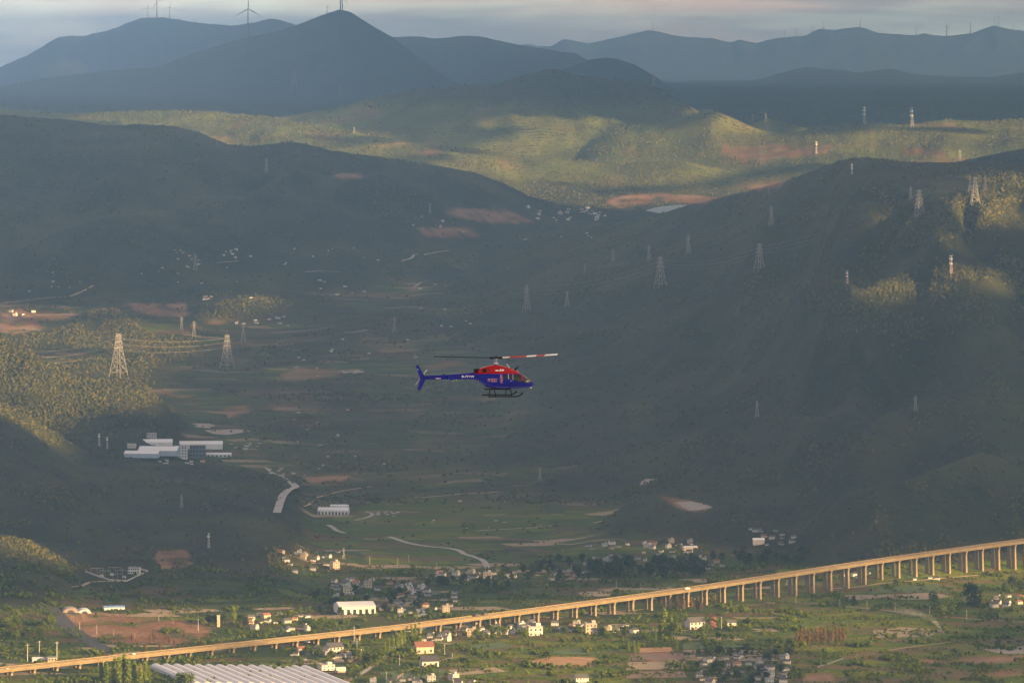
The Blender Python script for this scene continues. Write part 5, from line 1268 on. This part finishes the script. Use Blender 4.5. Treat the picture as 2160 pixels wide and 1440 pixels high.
for dx, dz in ((.52, .68), (-.52, -.68)):
    t_ = MB(); l_ = math.hypot(dx, dz); ux, uz = dx / l_, dz / l_; px_, pz_ = -uz, ux
    for k, (r0, r1, m_) in enumerate(((.08, .34, 0), (.34, .46, 1), (.46, .60, 0), (.60, .70, 1), (.70, .84, 0))):
        v = [(-6.45 + ux * r_ + px_ * c_, .36 + y, .97 + uz * r_ + pz_ * c_) for r_ in (r0, r1) for c_ in (-.045, .045) for y in (-.012, .012)]
        t_.add(v, [(0, 1, 3, 2), (4, 6, 7, 5), (0, 4, 5, 1), (2, 3, 7, 6), (0, 2, 6, 4), (1, 5, 7, 3)], m_)
    t_.build('tail_rotor_blade', [M_trb, M_hms], trh)
tsk = MB(); tsk.tube((-6.55, 0, .02), (-6.85, 0, -.2), .025, n=6); tsk.build('tail_skid', M_hk, fin)
# rotor
ms = MB(); ms.tube((0, 0, 1.95), (0, 0, 2.68), .032, n=10); ms.build('mast', M_hms, heli)
hb = MB(); hb.box(-.42, .42, -.09, .09, 2.56, 2.68); hb.tube((-.55, 0, 2.62), (-.30, 0, 2.62), .10, n=8); hb.tube((.30, 0, 2.62), (.55, 0, 2.62), .10, n=8); hb.tube((0, 0, 2.66), (0, 0, 2.76), .12, .07, n=10)
hub = hb.build('rotor_hub', M_hk, heli); hub.rotation_euler = (0, 0, R(10))
pl_ = MB(); 
for a in (0.4, 2.5, 4.6): pl_.tube((.16 * math.cos(a), .16 * math.sin(a), 2.12), (.12 * math.cos(a), .12 * math.sin(a), 2.6), .008, n=5)
pl_.tube((0, 0, 2.12), (0, 0, 2.18), .2, n=12); pl_.build('swashplate', M_hms, heli)
bands = [(.5, 1.22, 0), (1.22, 2.82, 1), (2.82, 3.72, 0), (3.72, 4.52, 1), (4.52, 5.72, 0)]
for sgn, mats_, nm in ((1, [M_hw, M_bred], 'red and white banded rotor blade'), (-1, [M_hk, M_hk], 'rotor blade coloured dark as if in shade, seen edge on')):  # second blade is black to stand in for its shaded underside
    b = MB()
    for r0, r1, m_ in bands:
        v = []
        for r_ in (r0, r1):
            z = 2.62 + .028 * r_ + .0012 * r_ * r_
            pt = R(24 if sgn > 0 else 12)
            for c_, th in ((.19, .0), (.05, .03), (-.19, .005), (.05, -.02)): v.append((sgn * r_, c_ * math.cos(pt) , z + th - c_ * math.sin(pt)))
        b.add(v, [(0, 1, 5, 4), (1, 2, 6, 5), (2, 3, 7, 6), (3, 0, 4, 7), (0, 3, 2, 1), (4, 5, 6, 7)], m_)
    o = b.build('rotor_blade', mats_, hub); o['label'] = nm
# skids
for sd in (-1, 1):
    b = MB(); pts = [(-.95, sd * 1.05, -.60), (1.55, sd * 1.05, -.60), (1.78, sd * 1.05, -.56), (1.95, sd * 1.04, -.45), (2.02, sd * 1.03, -.36)]
    for k in range(4): b.tube(pts[k], pts[k + 1], .05, n=8)
    sk = b.build('skid', M_hk, heli); b = MB(); b.tube((1.98, sd * 1.03, -.42), (2.08, sd * 1.03, -.30), .075, n=8); b.build('skid_tip', M_hk, sk)
for x in (-.30, 1.12):
    b = MB(); pts = [(x, -1.05, -.58), (x, -.98, -.35), (x, -.72, -.05), (x, -.4, .03), (x, .4, .03), (x, .72, -.05), (x, .98, -.35), (x, 1.05, -.58)]
    for k in range(7): b.tube(pts[k], pts[k + 1], .042, n=8)
    b.build('cross_tube', M_hk, heli)
# aerials and small fittings
b = MB(); b.tube((1.22, 0, 1.72), (.92, 0, 2.12), .03, .015, n=6); b.build('whip_aerial', M_hw, heli)
b = MB(); b.add([(1.55, -.02, 1.62), (1.75, -.02, 1.56), (2.02, -.01, 1.94), (1.95, -.01, 1.94), (1.55, .02, 1.62), (1.75, .02, 1.56), (2.02, .01, 1.94), (1.95, .01, 1.94)], [(0, 1, 2, 3), (4, 7, 6, 5), (0, 4, 5, 1), (1, 5, 6, 2), (2, 6, 7, 3), (3, 7, 4, 0)]); b.build('wire_cutter', M_hk, heli)
b = MB(); b.tube((-3.75, 0, .80), (-3.75, 0, .68), .05, n=8); b.tube((-3.45, 0, .82), (-3.45, 0, .70), .04, n=8); b.build('belly_aerial', M_hms, boom)
b = MB(); b.box(-1.0, 1.25, -.22, .22, -.08, .03); b.build('belly_fairing', M_hk, fus)
# cowling intake and panel lines
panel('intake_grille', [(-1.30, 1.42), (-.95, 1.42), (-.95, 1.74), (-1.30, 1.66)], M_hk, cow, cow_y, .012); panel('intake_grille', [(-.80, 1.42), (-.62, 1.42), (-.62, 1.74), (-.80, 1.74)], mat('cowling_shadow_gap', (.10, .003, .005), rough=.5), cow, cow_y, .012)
# painted marks
def text(body, x, z, size, m, parent, yf, name, squash=1.0):
    c_ = bpy.data.curves.new(name, 'FONT'); c_.body = body; c_.size = size; c_.resolution_u = 2
    ob = bpy.data.objects.new(name, c_); COL.objects.link(ob); dg = bpy.context.evaluated_depsgraph_get(); me = bpy.data.meshes.new_from_object(ob.evaluated_get(dg)); bpy.data.objects.remove(ob); bpy.data.curves.remove(c_)
    for v in me.vertices: xx, zz = x + v.co.x * squash, z + v.co.y; v.co = (xx, -(yf(xx, zz) + .013), zz)
    me.materials.clear(); me.materials.append(m); return link(name, me, parent)
text('B-771W', -3.05, .975, .26, M_hw, boom, boom_y, 'registration', 1.22)
marks = MB()
for k, (x, w_, h_, tri) in enumerate(((.00, .11, .09, 0), (.13, .11, .09, 0), (.27, .10, .10, 1), (.40, .12, .17, 1), (.54, .11, .16, 1), (.67, .10, .15, 1))):
    x += -.17; z = 1.53
    poly = [(x, z), (x + w_, z), (x + w_, z + h_), (x, z + h_)] if not tri else [(x, z), (x + w_, z), (x + w_ * .75, z + h_), (x + w_ * .4, z + h_)]
    marks.add([(a, -(cow_y(a, c_) + .014), c_) for a, c_ in poly], [(0, 1, 2, 3)])
marks.build('cowling_lettering', M_hw, cow)
em = MB()
for rx, rz_, m_ in ((.125, .37, 0), (.095, .33, 1)):
    ctr = (.285, .885); n_e = 28; v = []
    for q in (1.0, .82 if m_ == 0 else .0):
        for k in range(n_e):
            a = 2 * math.pi * k / n_e; xx, zz = ctr[0] + rx * q * math.cos(a) + .10 * rz_ * q * math.sin(a) * -.5, ctr[1] + rz_ * q * math.sin(a); v.append((xx, -(side_y(xx, zz) + .013 + .001 * m_), zz))
    em.add(v, [(k, (k + 1) % n_e, n_e + (k + 1) % n_e, n_e + k) for k in range(n_e)], m_)
for x0, z0, x1, z1 in ((.21, 1.08, .34, 1.08), (.275, 1.06, .275, .84), (.30, .86, .30, .66)):
    w_ = .022; v = [(x0 - (w_ if x0 == x1 else 0), z0 - (w_ if z0 == z1 else 0)), (x1 + (w_ if x0 == x1 else 0), z0 - (w_ if z0 == z1 else 0)), (x1 + (w_ if x0 == x1 else 0), z1 + (w_ if z0 == z1 else 0)), (x0 - (w_ if x0 == x1 else 0), z1 + (w_ if z0 == z1 else 0))]
    em.add([(a, -(side_y(a, c_) + .017), c_) for a, c_ in v], [(0, 1, 2, 3)], 0)
em.build('emblem', [M_hp, M_hm], fus)
lg = MB()
def strip(x0, x1, z0, z1, m_, o_=.013):
    n = 6; v = [(x0 + (x1 - x0) * k / n, z) for k in range(n + 1) for z in (z0, z1)]
    lg.add([(a, -(side_y(a, c_) + o_), c_) for a, c_ in v], [(2 * k, 2 * k + 2, 2 * k + 3, 2 * k + 1) for k in range(n)], m_)
strip(-.88, -.08, .86, .90, 0); strip(-.70, -.10, .74, .85, 1); strip(-.62, -.10, .64, .70, 0); strip(-.86, -.82, .64, .86, 0); strip(-.76, -.72, .66, .86, 0); strip(-.55, -.45, .77, .81, 0, .016); strip(-.38, -.30, .77, .81, 0, .016)
lg.build('side_logo', [M_hp, M_hm], fus)
tm = MB()
for x0, x1, z0, z1, m_ in ((-5.30, -4.86, .89, .93, 0), (-5.16, -5.0, .86, .895, 1), (-4.16, -4.11, .93, 1.12, 0)):
    tm.add([(a, -(boom_y(a, c_) + .012), c_) for a, c_ in ((x0, z0), (x1, z0), (x1, z1), (x0, z1))], [(0, 1, 2, 3)], m_)
tm.build('boom_marks', [M_hw, M_bred], boom)
b = MB(); b.add([(-6.88, -.055, 1.62), (-6.78, -.055, 1.62), (-6.80, -.055, 1.72), (-6.89, -.055, 1.72)], [(0, 1, 2, 3)]); b.build('fin_mark', mat('pale_blue_mark', (.2, .28, .45)), fin)
# ------------------------------------------------------------------ trees that can be told apart
def row_of(kind, items, label, group, wide=1.0):
    its = sorted(items); n = len(its)
    for i, (u, r_, h_) in enumerate(its): tree(kind, u, r_, h_, label + ', ' + ORD[i], group=group, wide=wide)
tree('poplar', 1403, 1352, 64, 'tallest sunlit poplar in the middle of the foreground', wide=1.35)
row_of('poplar', [(1391, 1351, 50), (1416, 1353, 54), (1383, 1356, 36)], 'poplar clustered against the tallest one', 'poplars round the tallest')
row_of('broad', [(1427, 1354, 42), (1370, 1362, 26), (1360, 1358, 24)], 'rounded tree at the foot of the tall poplars', 'trees at the tall poplars')
row_of('poplar', [(812, 1379, 26), (820, 1376, 31), (829, 1372, 34), (838, 1368, 36), (846, 1362, 34), (853, 1356, 30), (868, 1347, 30), (876, 1342, 28), (884, 1337, 26)], 'bright poplar in the row lining the lane to the viaduct', 'lane poplars', 1.3)
row_of('broad', [(770, 1404, 26), (778, 1402, 30), (796, 1406, 36), (804, 1398, 32)], 'bright green tree where the lane bends', 'trees at the lane bend')
row_of('broad', [(738, 1432, 24), (748, 1425, 30), (756, 1432, 24)], 'round green tree beside the white tank', 'trees by the tank', 1.2)
row_of('poplar', [(214, 1436, 40), (225, 1440, 46), (243, 1436, 50), (252, 1441, 58), (262, 1440, 60), (271, 1442, 54), (283, 1440, 48), (296, 1442, 44), (306, 1440, 46), (314, 1436, 34)], 'tall bright tree in the clump left of the greenhouse', 'clump left of the greenhouse', 1.5)
row_of('broad', [(378, 1449, 30), (390, 1450, 34), (402, 1448, 28)], 'bright tree crown in front of the greenhouse', 'trees before the greenhouse')
tree('poplar', 492, 1312, 36, 'single bright tree standing behind the viaduct beside the chimney', wide=1.6)
row_of('dark', [(440, 1316, 26), (455, 1318, 22), (470, 1320, 24), (508, 1318, 22), (520, 1322, 20)], 'dull green tree round the single bright one', 'trees behind the left viaduct', 1.1)
tree('dark', 2049, 1280, 48, 'big dense round tree below the tall piers', wide=1.25)
row_of('broad', [(2004, 1302, 40), (1986, 1306, 34), (2018, 1296, 28), (1968, 1276, 28), (1975, 1290, 22), (2062, 1282, 26)], 'tree in the grove left of the big round tree', 'grove by the round tree', 1.15)
row_of('dark', [(2137, 1246, 30), (2118, 1250, 20), (2152, 1250, 24)], 'dark spreading tree under the rightmost piers', 'trees under the rightmost piers', 1.2)
tree('dark', 1800, 1274, 18, 'small upright dark tree alone in the tan field', wide=.8)
row_of('poplar', [(1326, 1374, 24), (1338, 1380, 30), (1346, 1378, 26), (1428, 1372, 22)], 'yellow green tree beside the orange earth strip', 'trees by the orange earth', 1.4)
tree('pink', 1505, 1328, 28, 'pink flowering tree right of the white villa', wide=.8)
row_of('broad', [(1482, 1341, 24), (1492, 1336, 20), (1517, 1350, 22), (1530, 1352, 20), (1545, 1354, 18)], 'green tree in front of the pink tree', 'trees by the pink one')
row_of('russet', [(1682 + 8.2 * k, 1357 - .3 * k + (k % 2) * 3, 28 + (k * 7) % 9) for k in range(13)], 'russet brown tree in the dense stand among the fields', 'russet stand', 1.3)
row_of('broad', [(1643, 1362, 26), (1652, 1365, 20), (1690, 1364, 14), (1770, 1340, 16), (1785, 1342, 18)], 'green tree at the edge of the russet stand', 'trees by the russet stand')
tree('dark', 1153, 1393, 20, 'round dark bush tree on the ochre field', wide=1.3)
row_of('russet', [(1397, 1276, 24), (1410, 1280, 22), (1428, 1284, 27), (1442, 1286, 26), (1458, 1284, 25), (1472, 1287, 27), (1480, 1288, 22)], 'bare brownish tree in front of the middle spans', 'bare trees at the middle spans', 1.5)
row_of('dark', [(1392, 1272, 26), (1405, 1270, 24), (1420, 1274, 22)], 'dark tree hiding the piers of the middle spans', 'dark trees at the middle spans', 1.3)
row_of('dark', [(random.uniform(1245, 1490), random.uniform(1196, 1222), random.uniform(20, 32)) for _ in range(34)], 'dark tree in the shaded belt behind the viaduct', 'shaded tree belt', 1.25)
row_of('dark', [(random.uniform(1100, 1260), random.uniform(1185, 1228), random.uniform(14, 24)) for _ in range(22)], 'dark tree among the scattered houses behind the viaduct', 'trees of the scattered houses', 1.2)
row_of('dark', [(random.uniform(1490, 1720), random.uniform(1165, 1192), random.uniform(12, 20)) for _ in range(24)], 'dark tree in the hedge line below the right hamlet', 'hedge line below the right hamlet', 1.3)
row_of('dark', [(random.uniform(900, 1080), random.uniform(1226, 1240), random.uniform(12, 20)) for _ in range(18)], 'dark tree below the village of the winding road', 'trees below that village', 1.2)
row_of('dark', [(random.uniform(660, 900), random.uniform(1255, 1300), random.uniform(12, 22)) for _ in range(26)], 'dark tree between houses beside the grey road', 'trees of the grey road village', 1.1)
row_of('broad', [(random.uniform(520, 740), random.uniform(1318, 1345), random.uniform(12, 20)) for _ in range(20)], 'green tree between the left village houses', 'trees of the left village', 1.2)
row_of('broad', [(random.uniform(560, 760), random.uniform(1372, 1420), random.uniform(12, 26)) for _ in range(24)], 'green tree around the village near the greenhouses', 'trees of the greenhouse village', 1.2)
row_of('broad', [(random.uniform(950, 1340), random.uniform(1338, 1352), random.uniform(12, 22)) for _ in range(30)], 'green tree along the houses below the middle viaduct', 'trees of the middle houses', 1.2)
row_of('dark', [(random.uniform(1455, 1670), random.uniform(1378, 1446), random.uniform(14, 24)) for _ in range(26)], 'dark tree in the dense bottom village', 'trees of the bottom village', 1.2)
row_of('broad', [(random.uniform(0, 110), random.uniform(1310, 1400), random.uniform(14, 28)) for _ in range(34)], 'olive tree in the grove at the left edge above the depot', 'grove at the left edge', 1.4)
row_of('russet', [(random.uniform(230, 440), random.uniform(1345, 1375), random.uniform(10, 18)) for _ in range(22)], 'low brownish tree between the earth site and the viaduct', 'trees below the earth site', 1.6)

# ------------------------------------------------------------------ vehicles on the viaduct
M_tyre = mat('tyre', (.02, .02, .02)); 
def vehicle(s, off, kind, color, label):
    x, y = ax(s, off); o = empty({'truck': 'truck', 'van': 'van', 'car': 'car'}[kind], (x, y, deck_z(s) + .1), rot); m = mat('paint_' + label[:12].replace(' ', '_'), color, rough=.35, spec=.5)
    L_, W_, H_ = {'truck': (9, 2.4, 3.2), 'van': (5.4, 2.0, 2.3), 'car': (4.5, 1.8, 1.45)}[kind]
    b = MB()
    if kind == 'truck': b.box(-L_ / 2, L_ / 2 - 2.4, -W_ / 2, W_ / 2, .9, H_); b.build('cargo_box', m, o); b = MB(); b.prism([(L_ / 2 - 2.2, .6), (L_ / 2, .6), (L_ / 2, 1.6), (L_ / 2 - .3, 2.6), (L_ / 2 - 2.2, 2.6)], -W_ / 2, W_ / 2); b.build('cab', m, o)
    else: b.prism([(-L_ / 2, .35), (L_ / 2, .35), (L_ / 2, .8), (L_ / 2 - L_ * .18, .95), (L_ / 2 - L_ * .32, H_), (-L_ / 2 + L_ * (.05 if kind == 'van' else .2), H_), (-L_ / 2, H_ * .62)], -W_ / 2, W_ / 2); b.build('body', m, o)
    for sy in (-1, 1):
        g = MB(); g.box(-L_ * .25, L_ * .16, sy * W_ / 2 - .02, sy * W_ / 2 + .02, H_ * .62, H_ * .9)
        if kind != 'truck': g.build('side_window', M_glass, o)
        for sx in (-.3, .3): w_ = MB(); w_.tube((sx * L_, sy * (W_ / 2 - .2), .38), (sx * L_, sy * (W_ / 2 + .03), .38), .38, n=12); w_.build('wheel', M_tyre, o)
    tag(o, label, kind)
def s_at(u): 
    ss_ = np.linspace(-200, 2400, 2601); xs_ = A0[0] + AD[0] * ss_; ys_ = A0[1] + AD[1] * ss_; return float(np.interp(u, xs_ / ys_ * F + 1080, ss_))
vehicle(s_at(287), -5, 'van', (.75, .74, .72), 'white van on the viaduct at the lower left'); vehicle(s_at(12), 5, 'car', (.6, .6, .58), 'pale car at the left frame edge of the viaduct')
vehicle(s_at(1446), 4, 'truck', (.78, .77, .74), 'white truck alone on the middle of the viaduct'); vehicle(s_at(1012), -6, 'truck', (.09, .07, .06), 'dark truck leading on the viaduct above the poplar lane'); vehicle(s_at(1030), -6, 'truck', (.12, .08, .05), 'second dark truck following on the viaduct')

# ------------------------------------------------------------------ smoke from a field fire
def smoke(name, pts, dens, label):
    b = bmesh.new(); r = random.Random(5); p0 = P(1992, 1336)
    for u, row, rad in pts:
        yy = p0[1] + (1992 - u) * 1.2; q = Vector(((u - 1080) / F * yy - p0[0], yy - p0[1], H - yy * (row - YH) / F - p0[2]))
        bmesh.ops.create_icosphere(b, subdivisions=2, radius=rad, matrix=Matrix.Translation(q) @ Matrix.Diagonal((r.uniform(1, 1.7), r.uniform(.8, 1.3), r.uniform(.6, 1.0), 1)))
    me = bpy.data.meshes.new(name); b.to_mesh(me); b.free(); m = bpy.data.materials.new(name); m.use_nodes = True; t_ = m.node_tree; t_.nodes.clear()
    v = N(t_, 'ShaderNodeVolumePrincipled'); v.inputs['Density'].default_value = dens; v.inputs['Color'].default_value = (.9, .9, .92, 1); oo = N(t_, 'ShaderNodeOutputMaterial'); t_.links.new(v.outputs[0], oo.inputs['Volume'])
    me.materials.append(m); o = link(name, me); o.location = p0; tag(o, label, kind='stuff')
smoke('smoke', [(1992, 1335, 1.2), (1989, 1331, 1.8), (1985, 1326, 2.2), (1981, 1321, 2.6), (1977, 1316, 3.0), (1972, 1311, 3.5)], .045, 'white smoke rising from a small field fire')
smoke('smoke', [(1967, 1306, 4.5), (1957, 1301, 5.5), (1946, 1297, 6.5), (1934, 1294, 7.5), (1920, 1291, 8.5), (1905, 1289, 9)], .005, 'thin smoke drifting left from the field fire')
